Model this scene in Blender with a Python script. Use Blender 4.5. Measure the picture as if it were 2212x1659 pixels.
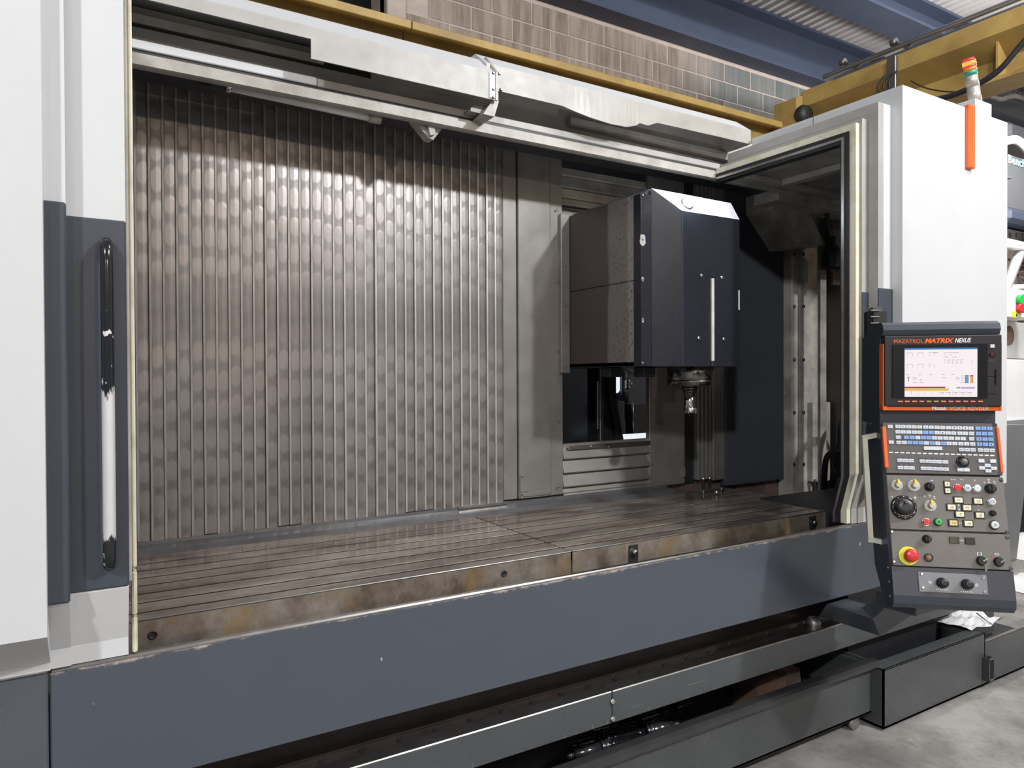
import bpy, bmesh, math, random
from mathutils import Vector, Matrix
random.seed(7)
for o in list(bpy.data.objects): bpy.data.objects.remove(o)
SC = bpy.context.scene
COL = SC.collection
R = math.radians
# ------------------------------------------------------------------ camera
FPX, W, H = 1535.28, 2212, 1659
YAW, PIT, ROL = 0.540761, 0.0100067, -0.0044344
CAMP = Vector((0, 0, 1.6))
_f = Vector((math.sin(YAW)*math.cos(PIT), math.cos(YAW)*math.cos(PIT), -math.sin(PIT)))
_r = Vector((math.cos(YAW), -math.sin(YAW), 0)); _u = _r.cross(_f)
_r2 = _r*math.cos(ROL)+_u*math.sin(ROL); _u2 = -_r*math.sin(ROL)+_u*math.cos(ROL)
cd = bpy.data.cameras.new('camera'); cam = bpy.data.objects.new('camera', cd); COL.objects.link(cam)
cd.sensor_fit = 'HORIZONTAL'; cd.sensor_width = 36; cd.lens = 36*FPX/W; cd.clip_start = .05
m = Matrix.Identity(4)
for i in range(3): m[i][0] = _r2[i]; m[i][1] = _u2[i]; m[i][2] = -_f[i]; m[i][3] = CAMP[i]
cam.matrix_world = m
SC.camera = cam
# ------------------------------------------------------------------ light
wd = bpy.data.worlds.new('hall_ambient'); SC.world = wd; wd.use_nodes = True
bg = wd.node_tree.nodes['Background']; bg.inputs[0].default_value = (.80, .87, 1.0, 1); bg.inputs[1].default_value = .54
def lamp(x, y, z, power, col, size=.17):
    l = bpy.data.lights.new('high_bay_lamp', 'POINT'); l.shadow_soft_size = size; l.energy = power; l.color = col
    o = bpy.data.objects.new('high_bay_lamp', l); COL.objects.link(o); o.location = (x, y, z); return o
lamp(-3.4, -3.2, 5.3, 1950, (.95, .98, 1))
lamp(4.4, -3.2, 5.3, 2250, (.96, .98, 1))
lamp(3.2, .2, 5.0, 360, (.96, .98, 1))
lamp(-5.0, -15, 5.0, 1300, (1, .80, .60))
lamp(4.0, -15, 5.0, 1600, (1, .80, .60))
lamp(7.4, 2.5, 3.95, 560, (1, .98, .95))  # added fill lamp out of view, brightens the roof deck and block wall
SC.view_settings.view_transform = 'Standard'; SC.view_settings.look = 'None'
SC.view_settings.gamma = 1; SC.view_settings.use_curve_mapping = False
SC.view_settings.exposure = -.85
# ------------------------------------------------------------------ helpers
def ray(px, py):
    return _r2*((px-W/2)/FPX) - _u2*((py-H/2)/FPX) + _f
def at(px, py, ax, val):
    d = ray(px, py); t = (val-CAMP[ax])/d[ax]; return CAMP+d*t
def X(px, Y, py=700): return at(px, py, 1, Y).x
def Z(px, py, Y): return at(px, py, 1, Y).z
FR = {}
def thing(name, label, cat, loc, rotz=0, group=None):
    o = bpy.data.objects.new(name, None); COL.objects.link(o); o.empty_display_size = .1
    o.location = loc; o.rotation_euler = (0, 0, rotz); o['label'] = label; o['category'] = cat
    if group: o['group'] = group
    FR[o.name] = (Matrix.Translation(Vector(loc)) @ Matrix.Rotation(rotz, 4, 'Z')).inverted()
    return o
def tag(o, label, cat, group=None):
    o['label'] = label; o['category'] = cat
    if group: o['group'] = group
    return o
class B:
    def __init__(s, T=None): s.v = []; s.f = []; s.sm = []; s.T = T
    def _add(s, vs, fs, smooth=False):
        n = len(s.v)
        for p in vs:
            p = Vector(p); s.v.append(s.T @ p if s.T else p)
        for f in fs: s.f.append([i+n for i in f]); s.sm.append(smooth)
        return s
    def hexa(s, p): # 8 pts: bottom 4 ccw, top 4
        return s._add(p, [(3,2,1,0),(4,5,6,7),(0,1,5,4),(1,2,6,5),(2,3,7,6),(3,0,4,7)])
    def box(s, x0, x1, y0, y1, z0, z1, bev=0):
        if x0 > x1: x0, x1 = x1, x0
        if y0 > y1: y0, y1 = y1, y0
        if z0 > z1: z0, z1 = z1, z0
        if not bev:
            return s.hexa([(x0,y0,z0),(x1,y0,z0),(x1,y1,z0),(x0,y1,z0),(x0,y0,z1),(x1,y0,z1),(x1,y1,z1),(x0,y1,z1)])
        b = min(bev, (x1-x0)*.45, (y1-y0)*.45, (z1-z0)*.45)
        vs = []; idx = {}
        X_ = (x0, x1); Y_ = (y0, y1); Z_ = (z0, z1); sg = (1, -1)
        for i in (0,1):
            for j in (0,1):
                for k in (0,1):
                    for a in range(3):
                        p = [X_[i]+sg[i]*b, Y_[j]+sg[j]*b, Z_[k]+sg[k]*b]
                        p[a] = (X_, Y_, Z_)[a][(i,j,k)[a]]
                        idx[i,j,k,a] = len(vs); vs.append(p)
        fs = []
        for a in range(3):
            o1, o2 = [q for q in range(3) if q != a]
            for sd in (0,1):
                L = []
                for (p, q) in ((0,0),(1,0),(1,1),(0,1)):
                    c = [0,0,0]; c[a] = sd; c[o1] = p; c[o2] = q; L.append(idx[c[0],c[1],c[2],a])
                fs.append(L)
        for a in range(3):            # edges along a
            o1, o2 = [q for q in range(3) if q != a]
            for p in (0,1):
                for q in (0,1):
                    c = [0,0,0]; c[o1] = p; c[o2] = q; d = list(c); d[a] = 1
                    fs.append([idx[c[0],c[1],c[2],o1], idx[d[0],d[1],d[2],o1], idx[d[0],d[1],d[2],o2], idx[c[0],c[1],c[2],o2]])
        for i in (0,1):
            for j in (0,1):
                for k in (0,1): fs.append([idx[i,j,k,0], idx[i,j,k,1], idx[i,j,k,2]])
        return s._add(vs, fs)
    def prism(s, pts, ax, a0, a1):
        """pts are 2D in the two other axes (in xyz order), extruded along ax"""
        n = len(pts); vs = []
        for a in (a0, a1):
            for p in pts:
                q = list(p); q.insert(ax, a); vs.append(q)
        fs = [list(range(n)), [i+n for i in range(n)][::-1]]
        for i in range(n): j = (i+1) % n; fs.append([i, i+n, j+n, j])
        return s._add(vs, fs)
    def loft(s, A, Bp):
        n = len(A); fs = [list(range(n))[::-1], [i+n for i in range(n)]]
        for i in range(n): j = (i+1) % n; fs.append([i, j, j+n, i+n])
        return s._add(list(A)+list(Bp), fs)
    def quad(s, a, b, c, d): return s._add([a,b,c,d], [(0,1,2,3)])
    def lathe(s, prof, p0=(0,0,0), d=(0,0,1), n=20, cap=True):
        """prof: list of (radius, height along d)"""
        d = Vector(d).normalized(); a = d.orthogonal().normalized(); b = d.cross(a); p0 = Vector(p0)
        vs = []
        for r, h in prof:
            for i in range(n):
                t = 2*math.pi*i/n; vs.append(p0+d*h+(a*math.cos(t)+b*math.sin(t))*r)
        fs = []; m_ = len(prof)
        for k in range(m_-1):
            for i in range(n): j = (i+1) % n; fs.append([k*n+i, k*n+j, (k+1)*n+j, (k+1)*n+i])
        s._add(vs, fs, True)
        if cap:
            s._add(vs[:n], [list(range(n))[::-1]]); s._add(vs[-n:], [list(range(n))])
        return s
    def cyl(s, p0, p1, r, r1=None, n=16):
        p0 = Vector(p0); p1 = Vector(p1); L = (p1-p0).length
        return s.lathe([(r, 0), (r if r1 is None else r1, L)], p0, p1-p0, n)
    def tube(s, pts, r, n=10):
        pts = [Vector(p) for p in pts]; vs = []; fs = []; up = None
        for i, p in enumerate(pts):
            t = (pts[min(i+1, len(pts)-1)]-pts[max(i-1, 0)]).normalized()
            if up is None: up = t.orthogonal().normalized()
            up = (up-t*up.dot(t)).normalized(); w = t.cross(up)
            for k in range(n):
                a = 2*math.pi*k/n; vs.append(p+(up*math.cos(a)+w*math.sin(a))*r)
        for i in range(len(pts)-1):
            for k in range(n): j = (k+1) % n; fs.append([i*n+k, i*n+j, (i+1)*n+j, (i+1)*n+k])
        s._add(vs, fs, True); s._add(vs[:n], [list(range(n))[::-1]]); s._add(vs[-n:], [list(range(n))])
        return s
    def build(s, name, mat, parent=None, label=None):
        vs = s.v
        root = parent
        while root is not None and root.parent is not None: root = root.parent
        if root is not None: M = FR[root.name]; vs = [M @ v for v in vs]
        me = bpy.data.meshes.new(name); me.from_pydata([tuple(v) for v in vs], [], s.f)
        for p, q in zip(me.polygons, s.sm): p.use_smooth = q
        bm = bmesh.new(); bm.from_mesh(me); bmesh.ops.remove_doubles(bm, verts=bm.verts, dist=1e-6)
        bmesh.ops.recalc_face_normals(bm, faces=bm.faces); bm.to_mesh(me); bm.free()
        me.materials.append(mat)
        o = bpy.data.objects.new(name, me); COL.objects.link(o)
        if parent is not None: o.parent = parent
        if label: o['label'] = label
        return o
def inst(src, parent, off=(0,0,0), mat=None, name=None):
    o = src.copy(); COL.objects.link(o); o.parent = parent
    o.location = src.location+Vector(off); return o
def struct(o): o['kind'] = 'structure'; return o
def catmull(P, k=8):
    P = [Vector(p) for p in P]; out = []
    for i in range(len(P)-1):
        a = P[max(i-1,0)]; b = P[i]; c = P[i+1]; d = P[min(i+2, len(P)-1)]
        for j in range(k):
            t = j/k; out.append(.5*((2*b)+(c-a)*t+(2*a-5*b+4*c-d)*t*t+(3*b-a-3*c+d)*t**3))
    out.append(P[-1]); return out
# ------------------------------------------------------------------ materials
class NT:
    def __init__(s, name):
        s.m = bpy.data.materials.new(name); s.m.use_nodes = True; s.t = s.m.node_tree
        s.b = s.t.nodes['Principled BSDF']; s.tc = s.t.nodes.new('ShaderNodeTexCoord')
    def n(s, ty, **kw):
        x = s.t.nodes.new(ty)
        for k, v in kw.items():
            if hasattr(x, k): setattr(x, k, v)
        return x
    def l(s, a, b): s.t.links.new(a, b)
    def val(s, sock, v):
        if isinstance(v, (int, float, tuple, list)): sock.default_value = v
        else: s.l(v, sock)
    def mapping(s, scale=(1,1,1), loc=None, src='Object'):
        mp = s.n('ShaderNodeMapping'); s.l(s.tc.outputs[src], mp.inputs[0]); mp.inputs['Scale'].default_value = scale
        if loc is not None: s.val(mp.inputs['Location'], loc)
        return mp.outputs[0]
    def noise(s, scale, vec=None, detail=4, rough=.6):
        x = s.n('ShaderNodeTexNoise'); x.inputs['Scale'].default_value = scale; x.inputs['Detail'].default_value = detail
        x.inputs['Roughness'].default_value = rough; s.l(vec if vec is not None else s.tc.outputs['Object'], x.inputs['Vector']); return x.outputs['Fac']
    def ramp(s, fac, stops):
        r = s.n('ShaderNodeValToRGB'); e = r.color_ramp.elements
        while len(e) < len(stops): e.new(.5)
        for q, (p, c) in zip(e, stops):
            q.position = p; q.color = (c, c, c, 1) if isinstance(c, (int, float)) else (*c, 1)
        s.l(fac, r.inputs[0]); return r.outputs[0]
    def mix(s, fac, a, b, mode='MIX'):
        x = s.n('ShaderNodeMix'); x.data_type = 'RGBA'; x.blend_type = mode
        for i, v in ((0, fac), (6, a), (7, b)):
            if isinstance(v, tuple) and len(v) == 3: v = (*v, 1)
            s.val(x.inputs[i], v)
        return x.outputs[2]
    def math(s, op, a, b=0.0, c=0.0):
        x = s.n('ShaderNodeMath'); x.operation = op
        for i, v in enumerate((a, b, c)): s.val(x.inputs[i], v)
        return x.outputs[0]
    def sep(s, vec=None):
        x = s.n('ShaderNodeSeparateXYZ'); s.l(vec if vec is not None else s.tc.outputs['Object'], x.inputs[0]); return x.outputs
    def color(s, c): s.val(s.b.inputs['Base Color'], (*c, 1) if isinstance(c, tuple) and len(c) == 3 else c)
    def rough(s, v): s.val(s.b.inputs['Roughness'], v)
    def metal(s, v): s.val(s.b.inputs['Metallic'], v)
    def bump(s, h, strength=.3, dist=.002):
        x = s.n('ShaderNodeBump'); x.inputs['Strength'].default_value = strength; x.inputs['Distance'].default_value = dist
        s.l(h, x.inputs['Height']); s.l(x.outputs[0], s.b.inputs['Normal'])
def paint(name, c, rough=.35, metal=0, c2=None, sc=3.0, amt=(.35,.75), bump=.15, bsc=220, spec=None):
    n = NT(name); c2 = c2 or tuple(q*.86 for q in c)
    f = n.ramp(n.noise(sc, detail=6), [(amt[0], 0.0), (amt[1], 1.0)])
    n.color(n.mix(f, c, c2)); n.metal(metal)
    n.rough(n.math('MULTIPLY_ADD', n.noise(sc*4, detail=3), .18 if bump else .05, rough-(.09 if bump else .025)))
    if bump: n.bump(n.noise(bsc, detail=2), bump, .0006)
    if spec is not None: n.b.inputs['Specular IOR Level'].default_value = spec
    return n.m
M = {}
M['white'] = paint('white_paint', (.57, .58, .592), .34, c2=(.55, .557, .565), bump=.05)
M['white_dirty'] = paint('soiled_white_paint', (.38, .37, .35), .45, c2=(.29, .278, .256), sc=5, bump=.1)
M['beige'] = paint('grimy_beige_paint', (.42, .395, .36), .45, c2=(.27, .25, .22), sc=7, amt=(.4,.72))
M['interior'] = paint('oily_beige_paint', (.38, .355, .315), .42, c2=(.16, .143, .128), sc=6, amt=(.38,.7), bump=0, bsc=60)
M['navy'] = paint('dark_slate_paint', (.044, .052, .068), .33, c2=(.038, .045, .058), bump=0, bsc=160)
M['headnavy'] = paint('dark_navy_paint', (.0165, .018, .0235), .27, c2=(.014, .0155, .020), bump=0, bsc=160, spec=.22)
M['slate'] = paint('slate_paint', (.070, .079, .092), .27, c2=(.060, .068, .080), sc=2, bump=0, bsc=260)
M['console'] = paint('console_slate_paint', (.040, .047, .063), .35, bump=0, bsc=300)
M['trayp'] = paint('worn_tray_paint', (.062, .068, .070), .28, c2=(.043, .046, .047), sc=3, bump=0, bsc=120)
M['dimwall'] = paint('oil_darkened_wall', (.12, .108, .096), .4, c2=(.06, .05, .045), sc=3)  # darker beige for the inner end wall and hung board
M['bellows'] = paint('black_bellows_cloth', (.050, .053, .060), .38, c2=(.038, .040, .046), bump=.1)
M['rim'] = paint('dark_glossy_rim', (.032, .032, .033), .16, c2=(.022, .022, .023), sc=9, bump=.1)
M['stripbrown'] = paint('oily_brown_strip', (.042, .032, .029), .4, c2=(.024, .019, .018), sc=9)
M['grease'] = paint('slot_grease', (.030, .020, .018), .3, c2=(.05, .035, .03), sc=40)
M['black'] = paint('black_plastic', (.012, .013, .015), .4, bump=.1)
M['gloss_black'] = paint('glossy_black', (.010, .010, .012), .15, bump=0)
M['rubber'] = paint('black_rubber', (.014, .014, .015), .55, bump=.2)
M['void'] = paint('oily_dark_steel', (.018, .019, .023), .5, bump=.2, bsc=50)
M['orange'] = paint('orange_plastic', (.80, .13, .025), .35, c2=(.74, .11, .02), bump=.05)
M['steel'] = paint('bare_steel', (.50, .49, .47), .32, 1.0, c2=(.32, .30, .28), sc=14, bump=.1)
M['dullsteel'] = paint('dull_steel', (.28, .27, .26), .42, .9, c2=(.15, .14, .13), sc=9)
M['chrome'] = paint('chrome', (.80, .80, .80), .12, 1.0, c2=(.72, .72, .72), bump=0)
M['darksteel'] = paint('blackened_steel', (.16, .16, .17), .2, .8, c2=(.09, .09, .095), bump=.1)
M['cover'] = paint('soiled_column_cover', (.25, .238, .222), .34, .35, c2=(.165, .156, .143), sc=6, bump=.3, bsc=90)
M['grimeplate'] = paint('grey_roof_plate', (.50, .48, .45), .45, c2=(.36, .34, .315), sc=4)
M['primer'] = paint('red_primer', (.19, .115, .105), .5, c2=(.06, .05, .045), sc=9)
M['paneltan'] = paint('grey_console_plate', (.155, .150, .142), .38, .2, c2=(.135, .131, .124), sc=8, bump=.4, bsc=500)
M['keyboard'] = paint('keyboard_plate', (.085, .080, .080), .45, bump=.3, bsc=500)
M['key'] = paint('white_key', (.62, .66, .70), .4, bump=0)
M['keyblue'] = paint('blue_key', (.22, .37, .70), .4, bump=0)
M['keycream'] = paint('cream_key', (.78, .72, .52), .4, bump=0)
M['keytan'] = paint('yellow_key', (.72, .55, .22), .4, bump=0)
M['red'] = paint('red_plastic', (.62, .025, .035), .3, bump=0)
M['green'] = paint('green_plastic', (.02, .42, .07), .3, bump=0)
M['yellow'] = paint('yellow_plastic', (.72, .70, .05), .35, bump=0)
M['amber'] = paint('yellow_pointer', (.85, .62, .05), .35, bump=0)
M['knob'] = paint('pale_knob', (.52, .51, .46), .35, bump=0)
M['legend'] = paint('white_print', (.80, .80, .80), .5, bump=0)
M['ink'] = paint('dark_print', (.03, .04, .08), .5, bump=0)
M['cream'] = paint('yellowed_white_paint', (.66, .63, .50), .4, c2=(.42, .37, .24), sc=10, amt=(.5,.8), bump=.1)
M['grip'] = paint('worn_white_bar', (.62, .61, .54), .35, c2=(.46, .43, .33), sc=12)
M['rag'] = paint('white_rag', (.70, .70, .70), .8, bump=.2)
M['cardboard'] = paint('brown_board', (.20, .115, .07), .7, c2=(.10, .06, .04), sc=12)
M['whitebox'] = paint('white_enclosure', (.74, .75, .76), .35, bump=0)
M['glass'] = paint('frosted_tube', (.72, .72, .70), .25, c2=(.6, .59, .56), sc=20, bump=0)
def emis(name, c, s):
    n = NT(name); n.color((0, 0, 0)); n.b.inputs['Emission Color'].default_value = (*c, 1); n.b.inputs['Emission Strength'].default_value = s*(1.3 if s > 1.1 else 1.75)
    n.rough(.3); return n.m
M['screen'] = emis('lit_screen', (1, .91, .95), 1.28)
M['s_blue'] = emis('screen_blue', (.03, .25, .62), .7); M['s_red'] = emis('screen_red', (.62, .05, .06), .7)
M['s_yellow'] = emis('screen_yellow', (1, .72, .12), .75); M['s_green'] = emis('screen_green', (.2, .7, .12), .7)
M['s_violet'] = emis('screen_violet', (.66, .40, .90), .8); M['s_grey'] = emis('screen_grey', (.55, .47, .52), .6)
M['s_ink'] = emis('screen_ink', (.16, .13, .16), .6)
M['daylight'] = emis('daylit_gap', (.92, .97, 1), .95)
M['lampred'] = emis('lit_red_lens', (.9, .05, .06), .9); M['lampamber'] = emis('lit_amber_core', (1, .62, .10), 1.2)
def m_slat():
    n = NT('telescopic_cover_steel'); oi = n.n('ShaderNodeObjectInfo'); rnd = oi.outputs['Random']
    x, y, z = n.sep()
    zz = n.math('ADD', n.math('MULTIPLY', z, 8.6), n.math('MULTIPLY', rnd, 7.3))
    wob = n.noise(9, detail=2)
    zz = n.math('ADD', zz, n.math('MULTIPLY', wob, .5))
    fz = n.math('MULTIPLY', n.math('SUBTRACT', n.math('FRACT', zz), .5), 1.0)
    fx = n.math('MULTIPLY', n.math('SUBTRACT', x, .029), 15.0)
    d = n.math('SQRT', n.math('ADD', n.math('MULTIPLY', fz, fz), n.math('MULTIPLY', fx, fx)))
    ov = n.ramp(d, [(.30, 1.0), (.42, 0.0)])
    pres = n.ramp(n.noise(1.6, detail=3), [(.38, .05), (.60, .9)])
    ov = n.math('MULTIPLY', ov, pres)
    big = n.ramp(n.noise(2.2, n.mapping((9, 1, .8)), detail=5), [(.3, 0.0), (.72, 1.0)])
    base = n.mix(big, (.085, .075, .070), (.215, .197, .187))
    c = n.mix(ov, base, (.295, .272, .262))
    edge = n.ramp(n.noise(40, n.mapping((1, 1, .35)), detail=5), [(.60, 0.0), (.68, 1.0)])
    ed = n.math('MULTIPLY', edge, n.ramp(x, [(.0005, 1.0), (.006, 0.0)]))
    lip = n.math('MULTIPLY', n.ramp(x, [(.0105, 1.0), (.0118, 0.0)]), n.ramp(n.noise(5, n.mapping((1,1,.5),(2,7,1))), [(.3, .35), (.6, 1.0)]))
    c = n.mix(lip, c, (.42, .40, .385))
    n.color(n.mix(ed, c, (.012, .011, .011))); n.metal(.45)
    n.rough(n.math('MULTIPLY_ADD', ov, -.08, .40)); n.bump(n.math('ADD', ov, n.math('MULTIPLY', n.noise(25), .8)), .25, .002)
    return n.m
M['slat'] = m_slat()
def m_table():
    n = NT('oily_machined_iron')
    f = n.noise(5, n.mapping((.35, 1.6, 1)), detail=8, rough=.65)
    c = n.mix(n.ramp(f, [(.38, 0.0), (.62, 1.0)]), (.29, .25, .215), (.105, .075, .064))
    g = n.ramp(n.noise(3.0, n.mapping((.5, 1, 1), (4, 2, 0)), detail=5), [(.5, 0.0), (.72, 1.0)])
    c = n.mix(g, c, (.36, .33, .285))
    n.color(c); n.metal(.35)
    n.rough(n.ramp(n.noise(11, detail=6), [(.3, .10), (.75, .30)])); n.bump(n.noise(70, detail=3), .03, .001)
    return n.m
M['table'] = m_table()
def m_tableside():
    n = NT('stained_cast_iron')
    f = n.noise(6, n.mapping((1, 1, .8)), detail=9, rough=.7)
    c = n.mix(n.ramp(f, [(.38, 0.0), (.62, 1.0)]), (.30, .265, .225), (.12, .088, .066))
    g = n.ramp(n.noise(9, n.mapping((1, 1, .5), (3, 0, 0)), detail=8, rough=.75), [(.52, 0.0), (.66, 1.0)])
    c = n.mix(g, c, (.26, .18, .085))
    g2 = n.ramp(n.noise(24, n.mapping((1, 1, .5), (7, 0, 0)), detail=8, rough=.7), [(.60, 0.0), (.72, 1.0)])
    n.color(n.mix(g2, c, (.33, .31, .28))); n.metal(.35); n.rough(.42); n.bump(f, .3, .003); return n.m
M['tableside'] = m_tableside()
def m_block():
    n = NT('painted_concrete_block'); oi = n.n('ShaderNodeObjectInfo')
    geo = n.n('ShaderNodeNewGeometry'); px = n.sep(geo.outputs['Position'])[0]
    mpv = n.n('ShaderNodeMapping'); n.l(geo.outputs['Position'], mpv.inputs[0]); mpv.inputs['Scale'].default_value = (9, 1, .8)
    st = n.ramp(n.noise(1.6, mpv.outputs[0], detail=7, rough=.7), [(.42, 0.0), (.62, 1.0)])
    bare = n.mix(n.ramp(n.noise(2.2, geo.outputs['Position'], detail=6), [(.35, 0.0), (.7, 1.0)]), (.24, .19, .155), (.15, .118, .095))
    bare = n.mix(n.math('MULTIPLY', st, .75), bare, (.36, .295, .245))
    gre = n.mix(n.ramp(oi.outputs['Random'], [(0, 0.0), (1, 1.0)]), (.085, .095, .095), (.16, .165, .16))
    gre = n.mix(n.math('MULTIPLY', st, .35), gre, (.24, .24, .235))
    f = n.ramp(n.math('ADD', px, n.math('MULTIPLY', n.noise(1.5, geo.outputs['Position']), 1.2)), [(0, 0.0), (1, 1.0)])
    mr = n.n('ShaderNodeMapRange'); n.l(n.math('ADD', px, n.math('MULTIPLY', n.noise(1.5, geo.outputs['Position']), 1.0)), mr.inputs[0])
    mr.inputs[1].default_value = 5.6; mr.inputs[2].default_value = 6.4
    n.color(n.mix(mr.outputs[0], bare, gre)); n.rough(.75); n.bump(n.noise(90, detail=4), .3, .004); return n.m
M['block'] = m_block()
M['mortar'] = paint('mortar', (.46, .38, .33), .85, c2=(.36, .31, .28), sc=8, bump=.3)
def m_yellow():
    n = NT('weathered_yellow_steel')
    c = n.mix(n.ramp(n.noise(3, detail=5), [(.35, 0.0), (.7, 1.0)]), (.42, .285, .085), (.27, .175, .055))
    sp = n.ramp(n.noise(30, detail=5, rough=.7), [(.64, 0.0), (.70, 1.0)])
    n.color(n.mix(n.math('MULTIPLY', sp, n.ramp(n.noise(2.5, n.mapping((1,1,1),(5,1,2))), [(.42, .15), (.6, 1.0)])), c, (.10, .055, .02))); n.rough(.5)
    n.bump(n.noise(60), .2, .002); return n.m
M['crane'] = m_yellow()
M['beam'] = paint('blue_grey_steel', (.050, .065, .108), .55, c2=(.042, .055, .092), sc=2, bump=.1)
M['deck'] = paint('galvanised_deck', (.62, .60, .61), .5, .1, c2=(.50, .48, .475), sc=2)
M['galv'] = paint('galvanised_conduit', (.55, .57, .60), .3, .9)
def m_floor():
    n = NT('stained_concrete')
    f = n.noise(1.6, detail=9, rough=.72)
    c = n.mix(n.ramp(f, [(.41, 0.0), (.60, 1.0)]), (.30, .29, .272), (.15, .142, .132))
    d = n.ramp(n.noise(7, n.mapping((1,1,1),(3,5,0)), detail=7, rough=.7), [(.62, 0.0), (.72, 1.0)])
    c = n.mix(n.math('MULTIPLY', d, .7), c, (.13, .12, .105))
    e = n.ramp(n.noise(3.2, n.mapping((1,1,1),(9,2,0)), detail=4), [(.6, 0.0), (.75, 1.0)])
    n.color(n.mix(n.math('MULTIPLY', e, .6), c, (.36, .36, .35)))
    n.rough(n.ramp(f, [(.3, .5), (.7, .75)])); n.bump(n.noise(120, detail=4), .15, .002); return n.m
M['floor'] = m_floor()
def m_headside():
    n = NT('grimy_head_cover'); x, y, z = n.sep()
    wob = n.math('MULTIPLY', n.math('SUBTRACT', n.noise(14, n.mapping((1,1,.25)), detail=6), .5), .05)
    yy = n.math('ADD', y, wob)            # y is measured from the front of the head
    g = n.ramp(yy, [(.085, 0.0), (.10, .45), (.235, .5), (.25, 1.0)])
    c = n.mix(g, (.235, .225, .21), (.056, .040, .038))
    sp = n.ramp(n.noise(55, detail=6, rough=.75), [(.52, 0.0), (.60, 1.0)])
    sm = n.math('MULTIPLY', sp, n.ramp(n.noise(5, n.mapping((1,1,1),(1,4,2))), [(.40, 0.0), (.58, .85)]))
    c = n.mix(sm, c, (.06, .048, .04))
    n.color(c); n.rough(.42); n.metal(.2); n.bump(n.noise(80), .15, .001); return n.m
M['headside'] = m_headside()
def m_splash():
    """slate paint, worn to bare pinkish metal along its upper edge, with a few chips"""
    n = NT('chipped_slate_paint'); x, y, z = n.sep()
    base = n.mix(n.noise(2, detail=4), (.062, .074, .092), (.055, .066, .083))
    w = n.math('ADD', z, n.math('MULTIPLY', n.math('SUBTRACT', n.noise(26, n.mapping((.6,1,1)), detail=8, rough=.75), .5), .05))
    big = n.math('MULTIPLY', n.noise(1.7, detail=2), .02)
    e = n.ramp(n.math('SUBTRACT', w, big), [(.294, 0.0), (.300, 1.0)])
    ch = n.ramp(n.noise(38, n.mapping((1,1,.55)), detail=1, rough=.3), [(.80, 0.0), (.81, 1.0)])
    c = n.mix(n.math('MAXIMUM', e, ch), base, (.42, .34, .31))
    n.color(c); n.rough(n.math('MULTIPLY_ADD', n.noise(9), .06, .22)); return n.m
M['splash'] = m_splash()
def m_rail():
    n = NT('scuffed_slate_rail'); x, y, z = n.sep()
    st = n.noise(12, n.mapping((9, 1, .7)), detail=6)
    base = n.mix(n.ramp(st, [(.35, 0.0), (.75, 1.0)]), (.060, .067, .071), (.052, .058, .062))
    lo = n.math('MULTIPLY', n.ramp(st, [(.60, 0.0), (.68, 1.0)]), n.ramp(z, [(.010, 1.0), (.024, 0.0)]))
    sc = n.ramp(n.noise(6, n.mapping((.6, 1, 40)), detail=3), [(.66, 0.0), (.74, .6)])
    n.color(n.mix(n.math('MAXIMUM', lo, sc), base, (.34, .32, .28))); n.rough(.28); return n.m
M['gutter'] = paint('grey_gutter_sheet', (.15, .15, .155), .3, .4, c2=(.11, .108, .11), sc=8)
M['railp'] = m_rail()
def m_handle():
    """black lacquered tube, lacquer rubbed off over the gripped length"""
    n = NT('rubbed_lacquer'); x, y, z = n.sep()
    w = n.math('ADD', z, n.math('MULTIPLY', n.noise(30, n.mapping((3,3,.8)), detail=5), .10))
    mid = n.math('MULTIPLY', n.ramp(w, [(.118, 0.0), (.126, 1.0)]), n.ramp(w, [(.442, 1.0), (.452, 0.0)]))
    sp = n.math('MULTIPLY', n.ramp(n.noise(70, n.mapping((1,1,.5)), detail=2), [(.66, 0.0), (.68, 1.0)]), n.ramp(w, [(.62, 1.0), (.70, 0.0)]))
    f = n.math('MAXIMUM', mid, sp)
    n.color(n.mix(f, (.012, .012, .015), (.66, .66, .66))); n.metal(n.math('MULTIPLY', f, .35)); n.rough(n.math('MULTIPLY_ADD', f, .24, .12)); return n.m
M['handle'] = m_handle()
def text(parent, s, T, w, h, mat, name='lettering', shear=0, bold=0, ext=.0004, space=1):
    cu = bpy.data.curves.new(name, 'FONT'); cu.body = s; cu.size = 1; cu.shear = shear; cu.offset = bold; cu.extrude = 0; cu.space_character = space
    cu.resolution_u = 3
    to = bpy.data.objects.new(name, cu); COL.objects.link(to); bpy.context.view_layer.update()
    me = bpy.data.meshes.new_from_object(to.evaluated_get(bpy.context.evaluated_depsgraph_get()))
    bpy.data.objects.remove(to); bpy.data.curves.remove(cu)
    xs = [v.co.x for v in me.vertices]; ys = [v.co.y for v in me.vertices]
    x0, x1, y0, y1 = min(xs), max(xs), min(ys), max(ys)
    b = B(T); vs = [((v.co.x-x0)/(x1-x0)*w, (v.co.y-y0)/(y1-y0)*h, ext) for v in me.vertices]
    b._add(vs, [list(p.vertices) for p in me.polygons]); bpy.data.meshes.remove(me)
    if parent is None: return b
    return b.build(name, mat, parent)
# ================================================================== THE HALL
struct(B().box(-9, 14, -20, 6.2, -.2, 0).build('floor', M['floor']))
# corrugated roof deck: ribs run along Y
b = B(); x = -9; prof = []
while x < 14:
    prof += [(x, 5.56), (x+.05, 5.56), (x+.062, 5.60), (x+.108, 5.60)]; x += .12
n = len(prof); vs = [(p[0], -20, p[1]) for p in prof]+[(p[0], 6.2, p[1]) for p in prof]
b._add(vs, [(i, i+1, n+i+1, n+i) for i in range(n-1)]); struct(b.build('ceiling', M['deck']))
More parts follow.
